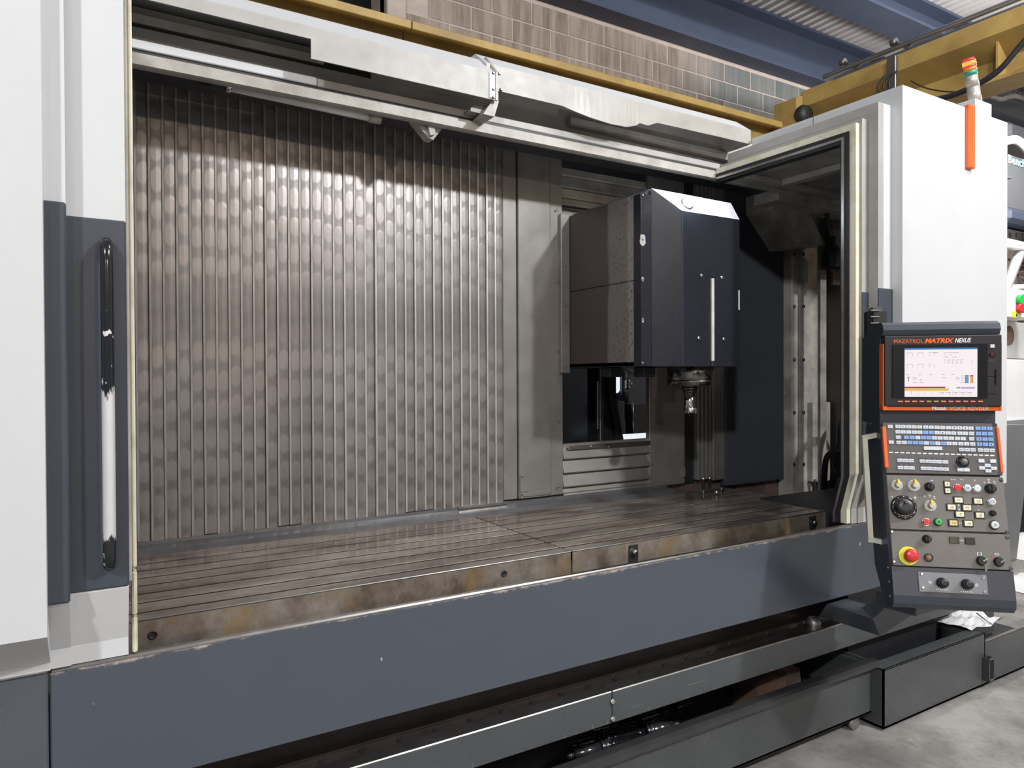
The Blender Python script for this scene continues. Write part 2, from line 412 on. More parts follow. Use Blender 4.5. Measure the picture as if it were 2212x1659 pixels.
# rear block wall
WY = 5.4
WX0, WX1 = X(830, WY, 10), X(872, WY, 15)
wall = struct(B().box(WX0, 14, WY+.005, WY+.3, 0, 5.0).build('wall_back', M['mortar'])); FR['wall_back'] = Matrix.Identity(4)
BW, BH = .41, .2
zrow0 = 5.0-.03-BH*7
src = None
for r in range(7):
    z0 = zrow0+r*BH
    off = 0 if r % 2 else BW/2
    k = 0
    while True:
        x0 = WX1+.01-(BW/2 if not off else 0)+k*BW; k += 1
        if x0 < WX1: x0 = x0+0; continue
        if x0 > 8.6: break
        if z0+BH < 3.9: continue
        j = random.uniform(-.002, .002)
        if src is None:
            src = B().box(0, BW-.012, 0, .06, 0, BH-.012, .004).build('brick', M['block'], wall)
            src.location = (x0, WY+j, z0)
        else:
            o = src.copy(); COL.objects.link(o); o.parent = wall; o.location = (x0, WY+j, z0)
struct(B().box(WX0, WX1, WY-.06, WY+.1, 0, 5.0, .01).build('trim_1', M['mortar']))
struct(B().box(-9, 3.1, WY+.6, WY+.8, 0, 5.55).build('trim_2', M['void']))
struct(B().box(13.8, 14, -9, 6.2, 0, 5.55).build('wall_right', M['deck']))
def ibeam(name, label, y, zb, zt, x0, x1, fl=.16, t=.03):
    g = thing(name, label, 'beam', ((x0+x1)/2, y, zb))
    B().box(x0, x1, y-fl, y+fl, zb, zb+t).build('flange', M['beam'], g)
    B().box(x0, x1, y-fl, y+fl, zt-t, zt).build('flange', M['beam'], g)
    B().box(x0, x1, y-.012, y+.012, zb+t, zt-t).build('web', M['beam'], g)
ibeam('roof_beam', 'wide blue-grey roof beam along the top of the block wall', 5.36, 5.0, 5.55, 1, 13.6)
ibeam('roof_beam', 'blue-grey roof beam nearer the camera, crossing the corrugated deck at top right', 4.36, 5.27, 5.55, 1, 13.6, .17)
# crane runway, two lengths meeting at a joint
zr = Z(890, 44, 4.6)
def runway(label, x0, x1):
    g = thing('crane_runway', label, 'crane rail', ((x0+x1)/2, 4.7, zr-.4))
    B().box(x0, x1, 4.60, 4.64, zr-.058, zr, .004).build('channel_lip', M['crane'], g)
    B().box(x0, x1, 4.64, 4.95, zr-.02, zr-.001).build('channel_web', M['crane'], g)
    B().box(x0, x1, 4.76, 4.78, zr-.5, zr-.02).build('beam_web', M['crane'], g)
    B().box(x0, x1, 4.68, 4.90, zr-.53, zr-.5).build('bottom_flange', M['crane'], g)
    return g
xj = X(890, 4.6, 50)
ga = runway('yellow-brown crane runway beam, length left of the joint', -1.0, xj-.004)
gb = runway('yellow crane runway beam, long length right of the joint', xj+.004, 6.2)
B().box(X(842, 4.74, 75), X(915, 4.74, 85), 4.735, 4.755, zr-.34, zr-.20).build('splice_plate', M['crane'], gb)
for i in range(5):
    xx = X(850+13*i, 4.735, 78); B().cyl((xx, 4.735, zr-.30), (xx, 4.715, zr-.30), .012, n=8).build('bolt', M['crane'], gb)
# end truck and bridge girder
g = thing('crane_end_truck', 'yellow crane end truck box with a black bumper at the runway end', 'crane', (6.5, 4.6, 4.1))
xl = X(1719, 4.45, 260); zt_ = Z(1775, 196, 4.45); zb_ = Z(1719, 290, 4.45)
B().prism([(xl, zb_), (xl, zt_-.14), (xl+.45, zt_), (xl+1.2, zt_+.02), (xl+1.2, zb_)], 1, 4.45, 4.70).build('truck_body', M['crane'], g)
B().box(xl+.50, xl+.62, 4.43, 4.47, zb_, zt_-.06, .01).build('end_plate', M['crane'], g)
bx = at(1737, 248, 1, 4.40); B().lathe([(.02, -.05), (.075, -.045), (.095, -.0), (.085, .04), (.06, .07)], bx, (0, 1, 0), 18).build('bumper', M['rubber'], g)
for dx, dz in ((.70, .10), (.80, .05), (.74, .0)):
    B().cyl((xl+dx, 4.43, zb_+.17+dz), (xl+dx, 4.46, zb_+.17+dz), .035, n=10).build('bolt', M['darksteel'], g)
GX = 6.15
zg = at(2212, 27, 0, GX).z; zgb = at(2212, 155, 0, GX-.15).z
g = thing('crane_bridge', 'long yellow crane bridge girder running towards the camera at top right', 'crane', (GX, 2.5, zgb))
B().box(GX-.16, GX+.16, -3, 4.5, zg-.03, zg).build('top_flange', M['crane'], g)
B().box(GX-.02, GX+.0, -3, 4.5, zgb+.03, zg-.03).build('girder_web', M['crane'], g)
B().box(GX-.16, GX+.16, -3, 4.5, zgb, zgb+.03).build('bottom_flange', M['crane'], g)
B().prism([(-.16+GX, -.15+zg), (-.02+GX, -.26+zg), (-.02+GX, -.30+zg), (-.2+GX, -.17+zg), (-.2+GX, -.03+zg), (-.16+GX, -.03+zg)], 1, -3, 4.45).build('side_channel', M['crane'], g)
for px in (2172, 1990):
    yy = at(px, 100, 0, GX-.02).y
    if px < 2000: continue
    B().box(GX-.15, GX-.02, yy-.008, yy+.008, zgb+.03, zg-.03).build('stiffener', M['crane'], g)
pb = at(1925, 165, 0, GX-.24)
g2 = thing('cable_bracket', 'grey hanger bracket with looped wires on the bridge girder', 'bracket', (pb.x, pb.y, pb.z-.2))
B().box(pb.x-.02, pb.x+.02, pb.y-.05, pb.y+.03, pb.z-.16, pb.z+.16, .005).build('strap', M['dullsteel'], g2)
for q in range(3):
    w0 = pb+Vector((-.03, .03-.05*q, .02)); B().tube(catmull([w0, w0+Vector((-.02, .06, -.09)), w0+Vector((-.01, .02, -.24)), w0+Vector((0, -.04, -.36))], 6), .008, 6).build('wire', M['rubber'], g2)
# two conduits on struts above the girder
for (a, c, nm, lab) in (((1779, 167), (2191, 0), 0, 'upper one of two grey conduit pipes running beside the crane bridge'), ((1803, 173), (2240, 0), 1, 'lower one of two grey conduit pipes, just above the yellow bridge')):
    pa = at(*a, 0, 6.0); pc = at(*c, 0, 6.0); dd = (pc-pa)
    o = B().cyl(pa, pa+dd*3.2, .022, n=10).build('conduit', M['galv']); tag(o, lab, 'pipe', 'conduits beside the bridge')
for i, (a, c) in enumerate((((1820, 135), (1878, 158)), ((1930, 92), (1988, 110)))):
    pa = at(*a, 0, 6.02); pc = at(*c, 0, 6.02); z_ = (pa.z+pc.z)/2
    g = thing('pipe_strut', ['grey strut clamping the conduit pipes near their far end', 'grey strut clamping the conduit pipes above the hanger bracket'][i], 'bracket', pa)
    B().tube([pa, pc], .02, 8).build('strut', M['dullsteel'], g); B().cyl(pa+Vector((0,.02,0)), pa+Vector((0,-.03,0)), .03, n=10).build('clamp', M['dullsteel'], g)
o = B().tube(catmull([at(2240, 60, 0, 5.6), at(2205, 98, 0, 5.6), at(2160, 150, 0, 5.6), at(2112, 182, 0, 5.6), at(2060, 205, 0, 5.6), at(2010, 218, 0, 5.6)], 6), .022, 8).build('festoon_cable', M['rubber']); tag(o, 'thick dark festoon cable drooping below the bridge girder', 'cable')
o = B().tube(catmull([at(1968, 175, 0, 5.94), at(2000, 190, 0, 5.94), at(2045, 198, 0, 5.94), at(2085, 196, 0, 5.94), at(2118, 184, 0, 5.94)], 6), .006, 6).build('thin_cable', M['rubber']); tag(o, 'thin black wire sagging in front of the yellow girder', 'cable')
# ================================================================== ENCLOSURE
YC, Y1, Y2, YP = 1.80, 1.85, 1.90, 1.95
def ell(yf, zt, yb, t, zb1, zb2, tr=.05):
    YP = 1.95-(1.90-yf)*.12
    """front wall + roof outline in (y, z): an upside-down L with the wall tapering in at its foot"""
    return [(yb, zt), (yf, zt), (yf, zb1), (YP-.0, zb2), (YP, .932), (YP+.03, .932), (YP+.03, zb2+.02), (yf+t, zb1+.03), (yf+t, zt-tr), (yb, zt-tr)]
# --- left cabinet
zct = Z(1950, 183, YC)
g = thing('machine_cabinet', 'tall white enclosure cabinet filling the left edge, on a dark base', 'cabinet', (-.6, YC, 0))
xe = X(88, YC, 100)
B().prism(ell(YC, zct, 2.62, .05, Z(50, 1385, YC), .95), 0, -1.3, xe).build('cabinet_shell', M['white'], g)
B().box(-1.3, X(104, YP, 1500), YP-.006, YP+.34, .05, .925, .004).build('base_panel', M['slate'], g)
B().box(-1.3, X(104, YP, 1500), YP-.01, YP+.03, .925, .934, .003).build('worn_edge', M['steel'], g)
# --- left doors
def left_door(label, yf, xr, zdt, zdb, px_d0, handle):
    g = thing('sliding_door', label, 'door', (xr-.3, yf, .93))
    B().prism(ell(yf, zdt, 2.62, .03, 1.108, .975), 0, -1.2, xr).build('door_shell', M['white'], g)
    B().box(-1.2, xr+.001, yf-.006, yf+.005, zdb, px_d0, .004).build('kick_panel', M['navy'], g)
    if handle:
        hx, h0, h1 = X(231, yf-.045, 600), 1.170, 1.912
        hp = B(); r = .0135
        pts = catmull([(hx, yf-.004, h0), (hx, yf-.030, h0+.004), (hx, yf-.045, h0+.028), (hx, yf-.047, h0+.10), (hx, yf-.047, (h0+h1)/2), (hx, yf-.047, h1-.10), (hx, yf-.045, h1-.028), (hx, yf-.030, h1-.004), (hx, yf-.004, h1)], 6)
        hp.tube(pts, r, 14)
        # keep the wear texture measured from the bottom end of the bar
        h = hp.build('pull_handle', M['handle'], g)
        for v in h.data.vertices: v.co.z -= (h0-.93)
        h.location.z = h0-.93
    return g
left_door('outer white sliding door on the left, next to the white cabinet', Y1, X(140, Y1, 300), 2.80, 1.105, 1.988, False)
gd = left_door('inner white sliding door on the left with a long rubbed pull handle', Y2, X(269, Y2, 300), 2.73, 1.112, 1.969, True)
xs0 = X(270, 1.94, 700)
B().box(X(269, Y2, 300)-.002, X(279, 1.96, 700), 1.94, 1.965, 1.11, 2.72, .003).build('edge_flange', M['beige'], gd)
for za, zb in ((Z(286, 1226, 1.96), 2.72), (Z(286, 1328, 1.96), Z(286, 1233, 1.96)), (.932, Z(286, 1332, 1.96))):
    B().box(X(279, 1.96, 700), X(290.5, 1.96, 700), 1.95, 1.99, za, zb, .004).build('seal_strip', M['cream'], gd)
# --- right cabinet and doors (same outline, mirrored place)
xc0, xc1 = X(1949.5, YC, 400), X(2176, YC, 400)
g = thing('machine_cabinet', 'tall white enclosure cabinet on the right behind the control console', 'cabinet', ((xc0+xc1)/2, YC, 0))
B().prism(ell(YC, zct, 2.62, .085, 1.05, .95, .085), 0, xc0, xc0+.03).build('end_frame', M['white'], g)
B().prism(ell(YC, zct, 2.62, .03, 1.05, .95, .03), 0, xc0+.03, xc1).build('cabinet_shell', M['white'], g)
B().box(xc1-.02, xc1, YC+.03, 2.3, .95, zct-.03).build('side_panel', M['white'], g)
B().box(xc0+.03, xc1, 2.08, 2.6, .1, .94).build('base_panel', M['void'], g)
ox0, ox1 = X(2084.5, YC, 300), X(2097.5, YC, 300)
B().box(ox0, ox1, YC-.02, YC+.002, 2.585, zct+.012, .004).build('orange_strip', M['orange'], g)
sx0, sx1 = X(2108, YC, 220), X(2143, YC, 222)
B().box(sx0, sx1, YC+.001, 2.3, zct-.005, Z(2125, 218, YC), .003).build('top_box', M['white'], g)
B().box(xc0+.75*(xc1-xc0)-.14, sx0, YC+.08, YC+.27, zct-.005, zct+.062, .003).build('lamp_plate', M['dullsteel'], g)
B().box(xc0, xc0+.004, 2.245, 2.248, zct-.085, zct+.001).build('roof_joint', M['void'], g)
def right_door(label, yf, xl, zdt, zk, pxk, tr):
    g = thing('sliding_door', label, 'door', (xl+.3, yf, .93))
    B().prism(ell(yf, zdt, 2.70, .045, 1.15, 1.0, tr), 0, xl, xl+.04).build('door_frame', M['white_dirty'], g)
    B().prism(ell(yf, zdt, 2.70, .02, 1.15, 1.0, .02), 0, xl+.04, xl+.8).build('door_shell', M['white'], g)
    B().box(xl-.001, xl+.8, yf-.006, yf+.004, 1.16, zk, .003).build('kick_panel', M['navy'], g)
    return g
zd1 = Z(1905, 222, Y1); zd2 = Z(1862, 255, Y2)
right_door('outer white sliding door on the right, tucked behind the white cabinet', Y1, X(1897, Y1, 400), zd1, Z(1928, 625, Y1), 0, .075)
gr = right_door('inner white sliding door on the right edge of the machine opening', Y2, X(1862, Y2, 400), zd2, Z(1885, 633, Y2), 0, .05)
# seal of the inner right door: follows roof, front and tapered foot
xsl = X(1845, Y2+.02, 600)
so = [(2.72, zd2-.02), (Y2+.012, zd2-.02), (Y2+.012, 1.165), (YP+.005, 1.0), (YP+.005, .935)]
def offs(d): return [(2.72, zd2-.02-d), (Y2+.012+d, zd2-.02-d), (Y2+.012+d, 1.165-.4*d), (YP+.005+d, 1.0-.4*d), (YP+.005+d, .935)]
for nm, d0, d1, mt, xa in (('seal_strip', 0, .030, 'cream', xsl), ('rubber_seal', .030, .050, 'rubber', xsl-.006), ('seal_lip', .050, .062, 'steel', xsl-.012), ('rubber_seal', .062, .075, 'rubber', xsl-.002)):
    a = offs(d0); c = offs(d1)
    bb = B()
    for i in range(4):
        bb.hexa([(xa, *a[i]), (xa+.045, *a[i]), (xa+.045, *a[i+1]), (xa, *a[i+1]), (xa, *c[i]), (xa+.045, *c[i]), (xa+.045, *c[i+1]), (xa, *c[i+1])])
    bb.build(nm, M[mt], gr)
# --- splash panel along the front
g = thing('splash_panel', 'long slate-coloured front panel below the work table, edge worn bare', 'panel', (2, YP, .613))
xp0 = X(108, YP, 1500)
B().box(xp0, 4.0, YP, YP+.012, .613, .922, .003).build('front_sheet', M['splash'], g)
B().box(xp0, 4.0, YP-.002, YP+.022, .919, .930, .004).build('worn_edge', M['steel'], g)
B().box(xp0, 4.0, YP+.012, YP+.10, .613, .62).build('bottom_return', M['void'], g)
# --- machine bed, way strip, lower rails
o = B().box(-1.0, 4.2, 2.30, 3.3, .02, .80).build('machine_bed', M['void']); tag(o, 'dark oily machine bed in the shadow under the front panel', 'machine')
g = thing('way_cover', 'brown bolted strip in the dark gap under the front panel', 'strip', (2, 2.12, .44))
B().box(-.2, 3.2, 2.12, 2.30, Z(1000, 1568, 2.12), Z(1000, 1545, 2.12), .003).build('strip', M['stripbrown'], g)
for i in range(24):
    xx = .1+.125*i; z_ = Z(1000, 1556, 2.12); B().cyl((xx, 2.116, z_), (xx, 2.125, z_), .010, n=8).build('bolt_hole', M['void'], g)
zl0, zl1 = Z(1200, 1603, 2.0), Z(1200, 1530, 2.0); xseam = X(1323, 2.0, 1515)
g = thing('skirt_rail', 'slate skirt rail below the front panel, two lengths bolted together', 'rail', (xseam, 2.0, zl0))
for xa, xb in ((.2, xseam-.0015), (xseam+.0015, 4.0)):
    r_ = B().box(xa, xb, 2.0, 2.012, zl0, zl1, .003).build('rail_panel', M['railp'], g)
    B().box(xa, xb, 1.999, 2.06, zl1-.006, zl1+.002, .003).build('rail_lip', M['steel'], g)
for py in (1515, 1553):
    z_ = Z(1322, py, 2.0); B().lathe([(.011, 0), (.011, .004), (.007, .007)], (xseam-.001, 2.0, z_), (0, -1, 0), 12).build('screw', M['chrome'], g)
for xx, px in ((X(1740, 2.05, 1370), 0), (X(1757, 2.1, 1350), 1)):
    pass
o = B().lathe([(.012, 0), (.03, .01), (.034, .03), (.02, .05)], at(1757, 1357, 1, 2.06), (0, 0, 1), 14).build('coolant_nozzle', M['dullsteel']); tag(o, 'small rounded dull nozzle above the skirt rail, left of the console arm', 'nozzle')
# ------------------------------------------------------------------ work table
ZT, YT0, XS = .935, 2.2, 1.583
slots = [2.271, 2.370, 2.468, 2.566, 2.664, 2.762, 2.860]
def table(label, x0, x1, studs):
    g = thing('work_table', label, 'table', ((x0+x1)/2, 2.6, .78))
    ys = [YT0]+slots+[2.985]
    for i in range(len(ys)-1):
        a = ys[i]+(.008 if i else 0); c = ys[i+1]-(.008 if i < len(ys)-2 else 0)
        B().box(x0, x1, a, c, .895, ZT, .0025).build('table_strip', M['table'], g)
    B().box(x0+.001, x1-.001, YT0+.004, 2.98, .78, .897).build('table_body', M['tableside'], g)
    B().box(x0, x1, YT0-.001, YT0+.012, .78, .932, .002).build('front_face', M['tableside'], g)
    B().box(x0, x1, YT0-.002, YT0+.005, .930, .9356, .0015).build('worn_edge', M['steel'], g)
    for sy in slots:  # dark strips added; the darkness of the slots is put into their colour
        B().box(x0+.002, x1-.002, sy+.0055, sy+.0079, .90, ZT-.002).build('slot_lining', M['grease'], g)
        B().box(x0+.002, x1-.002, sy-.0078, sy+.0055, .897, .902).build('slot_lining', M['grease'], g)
    for px, py, kind in studs:
        p = at(px, py, 1, YT0)
        if kind: 
            B().box(p.x-.024, p.x+.024, YT0-.006, YT0, p.z-.05, p.z+.03, .002).build('stud_plate', M['darksteel'], g)
            B().lathe([(.012, 0), (.012, .012), (.009, .018), (.004, .016)], (p.x, YT0-.006, p.z), (0, -1, 0), 14).build('stud', M['steel'], g)
        else:
            B().lathe([(.012, 0), (.012, .003), (.008, .0031), (.008, .0005)], (p.x, YT0-.001, p.z), (0, -1, 0), 14).build('bolt_hole', M['void'], g)
    return g
XTR = 3.262
ta = table('left half of the oily grooved steel work table', -.10, XS-.004, [(330, 1371, 0), (1088, 1239, 0)])
tb = table('right half of the oily grooved steel work table, under the milling head', XS+.004, XTR, [(1367, 1192, 1), (1754, 1128, 1)])
# clamp left on the table
p = at(1522, 1063, 2, ZT)
g = thing('table_clamp', 'small steel clamp plate with two studs at the back of the table', 'clamp', p)
B().box(p.x-.06, p.x+.12, p.y-.05, p.y+.04, ZT, ZT+.022, .004).build('clamp_plate', M['dullsteel'], g)
for dx in (-.02, .03): B().lathe([(.009, 0), (.009, .05), (.013, .052), (.013, .066), (.006, .07)], (p.x+dx, p.y-.01, ZT+.02), (0, 0, 1), 12).build('stud', M['steel'], g)
for dx, dy in ((-.01, -.10), (.09, -.04)): B().lathe([(.014, 0), (.014, .02), (.008, .024)], (p.x+dx, p.y+dy, ZT), (0, 0, 1), 6).build('nut', M['steel'], g)
# gutter between table and rear covers
YB = 3.10
g = thing('rear_gutter', 'grey steel gutter ledge between the table and the ribbed wall', 'ledge', (1.5, 3.0, .9))
B().prism([(2.992, .90), (2.992, .925), (3.03, .945), (3.085, .955), (3.085, .968), (3.16, .968), (3.16, .90)], 0, -.3, 2.9).build('gutter_sheet', M['gutter'], g)
B().box(X(990, 3.085, 1098), X(1095, 3.085, 1083), 3.08, 3.10, .957, .972, .002).build('bright_strip', M['steel'], g)
# ------------------------------------------------------------------ ribbed telescopic rear cover
NS = 38; P_ = .0483; XSL = 1.808-NS*P_
g = thing('telescopic_way_cover', 'tall brown-grey wall of ribbed telescopic steel slats behind the table', 'cover', (XSL, YB, .965))
zs = 2.85-.965
prof = [(.0004, .012), (.0004, -.004), (.0018, -.0062), (.0095, -.0068), (.0112, -.0055), (.0120, -.0035), (.030, -.0030), (P_-.0004, -.0012), (P_-.0004, .012)]
s0 = B().prism([(XSL+a, YB+c) for a, c in prof], 2, .965, 2.85).build('slat', M['slat'], g)
for i in range(1, NS):
    o = inst(s0, g, (i*P_, random.uniform(-.0025, .0025), random.choice([0, 0, 0, .006, -.004])))
# flat column shrouds right of the slats
g = thing('column_shroud', 'flat grey steel shroud plates between ribbed wall and milling head', 'cover', (2.0, YB, .965))
xa, xb, xc, xd = 1.811, X(1117, YB, 700), X(1187, YB, 700), X(1214, YB, 700)
for x0, x1, dy in ((xa, xb-.002, .0), (xb+.002, xc-.001, -.012), (xc+.001, xd, -.006)):
    B().box(x0, x1, YB+dy, YB+.02, .975, 2.85, .003).build('shroud_plate', M['cover'], g)
B().box(xb+.01, xc-.005, YB-.018, YB-.01, .985, 1.005, .002).build('foot_strip', M['cover'], g)
B().box(xb+.005, X(1138, YB, 1040), YB-.017, YB-.011, Z(1130, 1062, YB), Z(1130, 1026, YB), .002).build('hinge_plate', M['cover'], g)
def bolt(p, d, parent, r=.006, mt='steel'):
    return B().lathe([(r, 0), (r, r*.5), (r*.55, r*.9)], p, d, 8).build('screw', M[mt], parent)
for px, py in ((1205, 758), (1206, 909), (1208, 1051), (1204, 607), (1129, 1028), (1129, 1068), (1127, 1075), (1189, 1068), (1204, 453)):
    q = at(px, py, 1, YB-.02); bolt(q, (0, -1, 0), g)
# head opening with horizontal shutters above and below
XO0, XO1 = xd+.003, X(1402, YB, 950)
zo = Z(1217, 958, YB)
g = thing('column_shutter', 'horizontal steel shutter slats in the opening below the milling head', 'cover', ((XO0+XO1)/2, YB, .97))
zl = [zo, Z(1230, 993, YB), Z(1230, 1023, YB), Z(1230, 1053, YB), Z(1230, 1072, YB), .975]
for i in range(5):
    B().prism([(YB+.04, zl[i+1]+.002), (YB-.004+.006*i*0, zl[i+1]+.002), (YB-.008, zl[i+1]+.008), (YB+.012, zl[i]-.003), (YB+.04, zl[i]-.003)], 0, XO0, XO1+.03).build('slat', M['cover'], g)
B().box(X(1226, YB, 968), XO1, YB-.014, YB-.006, zo-.035, zo-.015, .002).build('wiper_strip', M['steel'], g)
for px in (1238, 1277, 1315): bolt(at(px, 965, 1, YB-.014), (0, -1, 0), g)
g = thing('column_shutter', 'dark sooty shutter slats in the opening above the milling head', 'cover', ((XO0+XO1)/2, YB, 2.45))
zz = [Z(1214, y, YB+.03) for y in (360, 380, 405, 427, 443, 452, 466)]
for i in range(6):
    B().prism([(YB+.07, zz[i+1]), (YB+.022, zz[i+1]), (YB+.018, zz[i+1]+.008), (YB+.034, zz[i]-.002), (YB+.07, zz[i]-.002)], 0, XO0, 3.4).build('slat', M['dullsteel' if i == 4 else 'interior'], g)
B().box(XO0, 3.4, YB+.02, YB+.06, zz[0], 2.86).build('top_plate', M['void'], g)
# what shows through the opening: the dark inside of the column cover
g = thing('column_interior', 'dark cavity behind the milling head seen through the opening, with bright gaps', 'machine', (2.6, 3.8, 1.2))
B().box(XO0-.02, 4.2, 4.3, 4.32, .9, 2.5).build('rear_panel', M['navy'], g)
B().box(XO0-.05, XO0-.02, YB+.05, 4.3, .9, 2.5).build('side_panel', M['void'], g)
B().box(XO0-.02, 4.2, YB+.1, 4.3, 1.05, 1.10).build('cavity_floor', M['void'], g)
B().box(XO0-.02, 4.2, YB+.1, 4.3, 2.46, 2.50).build('cavity_roof', M['void'], g)
p = at(1291, 823, 1, 3.45); q = at(1291, 928, 1, 3.45); B().box(p.x-.008, p.x+.010, 3.44, 3.47, q.z, p.z, .003).build('linear_rail', M['steel'], g)
B().box(p.x+.012, p.x+.035, 3.44, 3.47, 1.2, 1.9, .003).build('rail_base', M['dullsteel'], g)
B().box(p.x+.035, p.x+.16, 3.47, 3.6, 1.1, 1.75).build('column_block', M['void'], g)
B().hexa([(*at(a, c, 1, Y_)[:],) for (a, c, Y_) in ((1333, 965, 3.42), (1350, 965, 3.42), (1350, 965, 3.5), (1333, 965, 3.5), (1308, 800, 3.42), (1319, 800, 3.42), (1319, 800, 3.5), (1308, 800, 3.5))]).build('diagonal_strut', M['void'], g)
p0 = at(1318, 790, 1, 4.28); p1 = at(1337, 849, 1, 4.28)
wn = []
for i in range(7):
    a = math.pi/2*i/6; wn.append((p1.x-.03+.03*math.cos(a), p1.z+.03-.03*math.sin(a)))
B().prism([(p0.x-.05, p0.z+.05), (p1.x, p0.z+.05)]+wn+[(p0.x-.05, p1.z)], 1, 4.27, 4.285).build('daylit_window', M['daylight'], g)
B().box(p1.x+.005, p1.x+.05, 4.24, 4.29, p1.z-.06, p0.z+.1, .01).build('window_frame', M['navy'], g)
p2 = at(1357, 860, 1, 4.2); B().box(p2.x-.004, p2.x+.018, 4.2, 4.24, Z(1357, 910, 4.2), Z(1357, 846, 4.2), .002).build('slot', M['void'], g)
B().box(p2.x-.004, p2.x+.018, 4.2, 4.24, Z(1357, 818, 4.2), Z(1357, 804, 4.2), .002).build('slot', M['void'], g)
k0 = at(1353, 830, 1, 4.2); kb = B()
for dx, dz in ((0, .02), (.022, 0), (0, -.022), (-.0, 0)): kb.lathe([(.016, 0), (.016, .03), (.008, .034)], k0+Vector((dx, 0, dz)), (0, -1, 0), 10)
kb.build('star_knob', M['dullsteel'], g)
B().cyl(at(1366, 870, 1, 4.1), at(1368, 940, 1, 4.1), .006, n=8).build('thin_rod', M['steel'], g)
B().box(at(1369, 900, 1, 4.1).x, at(1402, 900, 1, 4.1).x, 4.1, 4.2, 1.1, Z(1380, 872, 4.1), .004).build('inner_box', M['void'], g)
a_ = at(1347, 940, 1, 4.0); c_ = at(1401, 947, 1, 4.0)
B().box(a_.x, c_.x, 4.0, 4.01, c_.z-.012, a_.z+.006).build('floor_gap', M['daylight'], g)  # bright light on the cavity floor, put in as a glowing strip
# right column shroud, bellows, primer wall
g = thing('column_shroud', 'dark flat shroud right of the opening under the milling head', 'cover', (3.0, YB, .97))
xg0, xg1 = XO1, X(1478, YB, 950)
B().box(xg0, xg1, YB-.005, YB+.03, .96, 2.85, .003).build('shroud_plate', M['cover'], g)
B().box(X(1470, YB, 1020), X(1478, YB, 1020), YB-.012, YB-.004, 1.0, 1.06, .002).build('hinge_plate', M['cover'], g)
xh = X(1503, YB, 950)
B().box(xg1+.002, xh-.002, YB+.015, YB+.03, .96, 2.85).build('recess_plate', M['void'], g)
g = thing('telescopic_way_cover', 'narrow bunched stack of steel slats right of the spindle', 'cover', (xh, YB, .96))
for i in range(4):
    xx = xh+i*.034; B().prism([(xx, YB+.03), (xx, YB-.012), (xx+.012, YB-.016), (xx+.031, YB+.004), (xx+.031, YB+.03)], 2, .975, 2.85).build('slat', M['slat' if 0 else 'cover'], g)
xq = xh+4*.034
B().box(xq, xq+.10, YB-.01, YB+.03, .96, 2.85, .003).build('end_plate', M['cover'], g)
XBL = X(1709, YB, 900)
g = thing('bellows', 'black pleated bellows cover at the right of the back wall', 'bellows', (xq+.1, YB, .93))
nb = 40; pw = (XBL-xq-.1)/nb; zb0 = Z(1700, 1036, YB)+.01
b0 = B().prism([(xq+.1, YB+.03), (xq+.1, YB+.0), (xq+.1+pw*.5, YB-.022), (xq+.1+pw, YB), (xq+.1+pw, YB+.03)], 2, zb0, 2.85).build('pleat', M['bellows'], g)
for i in range(1, nb): inst(b0, g, (i*pw, random.uniform(-.002, .002), random.uniform(-.003, .003)))
o = B().box(2.9, 4.5, YB+.035, YB+.06, .3, 1.3).build('primer_wall', M['primer']); tag(o, 'reddish primer-painted wall strip below the black bellows', 'panel')
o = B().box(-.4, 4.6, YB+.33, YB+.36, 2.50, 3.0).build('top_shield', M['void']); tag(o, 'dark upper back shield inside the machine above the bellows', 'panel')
# right inner side: post with bolts, corner box, side wall
YQ = 3.02
g = thing('inner_post', 'grimy beige inner post with paired bolts at the right of the machine', 'post', (X(1745, YQ), YQ, .7))
xp_, xr_ = X(1711, YQ, 700), X(1785, YQ, 700)
B().box(xp_, xr_, YQ, YB+.03, .62, 2.85, .004).build('post_plate', M['interior'], g)
B().box(xp_+.075, xp_+.082, YQ-.006, YQ, .9, 2.35).build('fold_line', M['interior'], g)
for py in (549, 662, 777, 891, 1003):
    for px in (1715, 1735): bolt(at(px, py, 1, YQ), (0, -1, 0), g, .012, 'darksteel')
xa_, xb_ = X(1744, YQ, 1000), X(1779, YQ, 1000)
B().prism([(xa_, YQ), (xa_, YQ-.04), ((xa_+xb_)/2, YQ-.07), (xb_, YQ-.05), (xb_, YQ)], 2, Z(1760, 1041, YQ-.05), Z(1760, 870, YQ-.05)).build('conduit_cover', M['interior'], g)
for i in range(3):
    q = at(1759+10*i, 1035, 1, YQ-.04); B().tube(catmull([q, q+Vector((.01, 0, -.12)), q+Vector((.03*i, -.02, -.3))], 5), .014, 8).build('cable', M['rubber'], g)
g = thing('corner_duct', 'angled beige duct box under the roof at the right inner corner', 'duct', at(1730, 470, 1, YQ))
A = [at(px, py, 1, YQ-.16) for px, py in ((1669, 410), (1728, 418), (1783, 530), (1720, 533), (1669, 450))]
Bq = [p+Vector((0, .2, 0)) for p in A]
B().loft(A, Bq).build('duct_body', M['interior'], g)
XW = X(1797, 2.98, 700)
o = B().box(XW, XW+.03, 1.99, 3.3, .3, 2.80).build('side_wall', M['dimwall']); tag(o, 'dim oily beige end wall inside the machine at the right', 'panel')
o = B().box(X(1800, 2.90, 600), X(1846, 2.90, 600), 2.90, 2.93, Z(1820, 617, 2.9), Z(1820, 430, 2.9), .004).build('hung_board', M['dimwall']); tag(o, 'beige hung board high on the right inner end wall', 'panel')
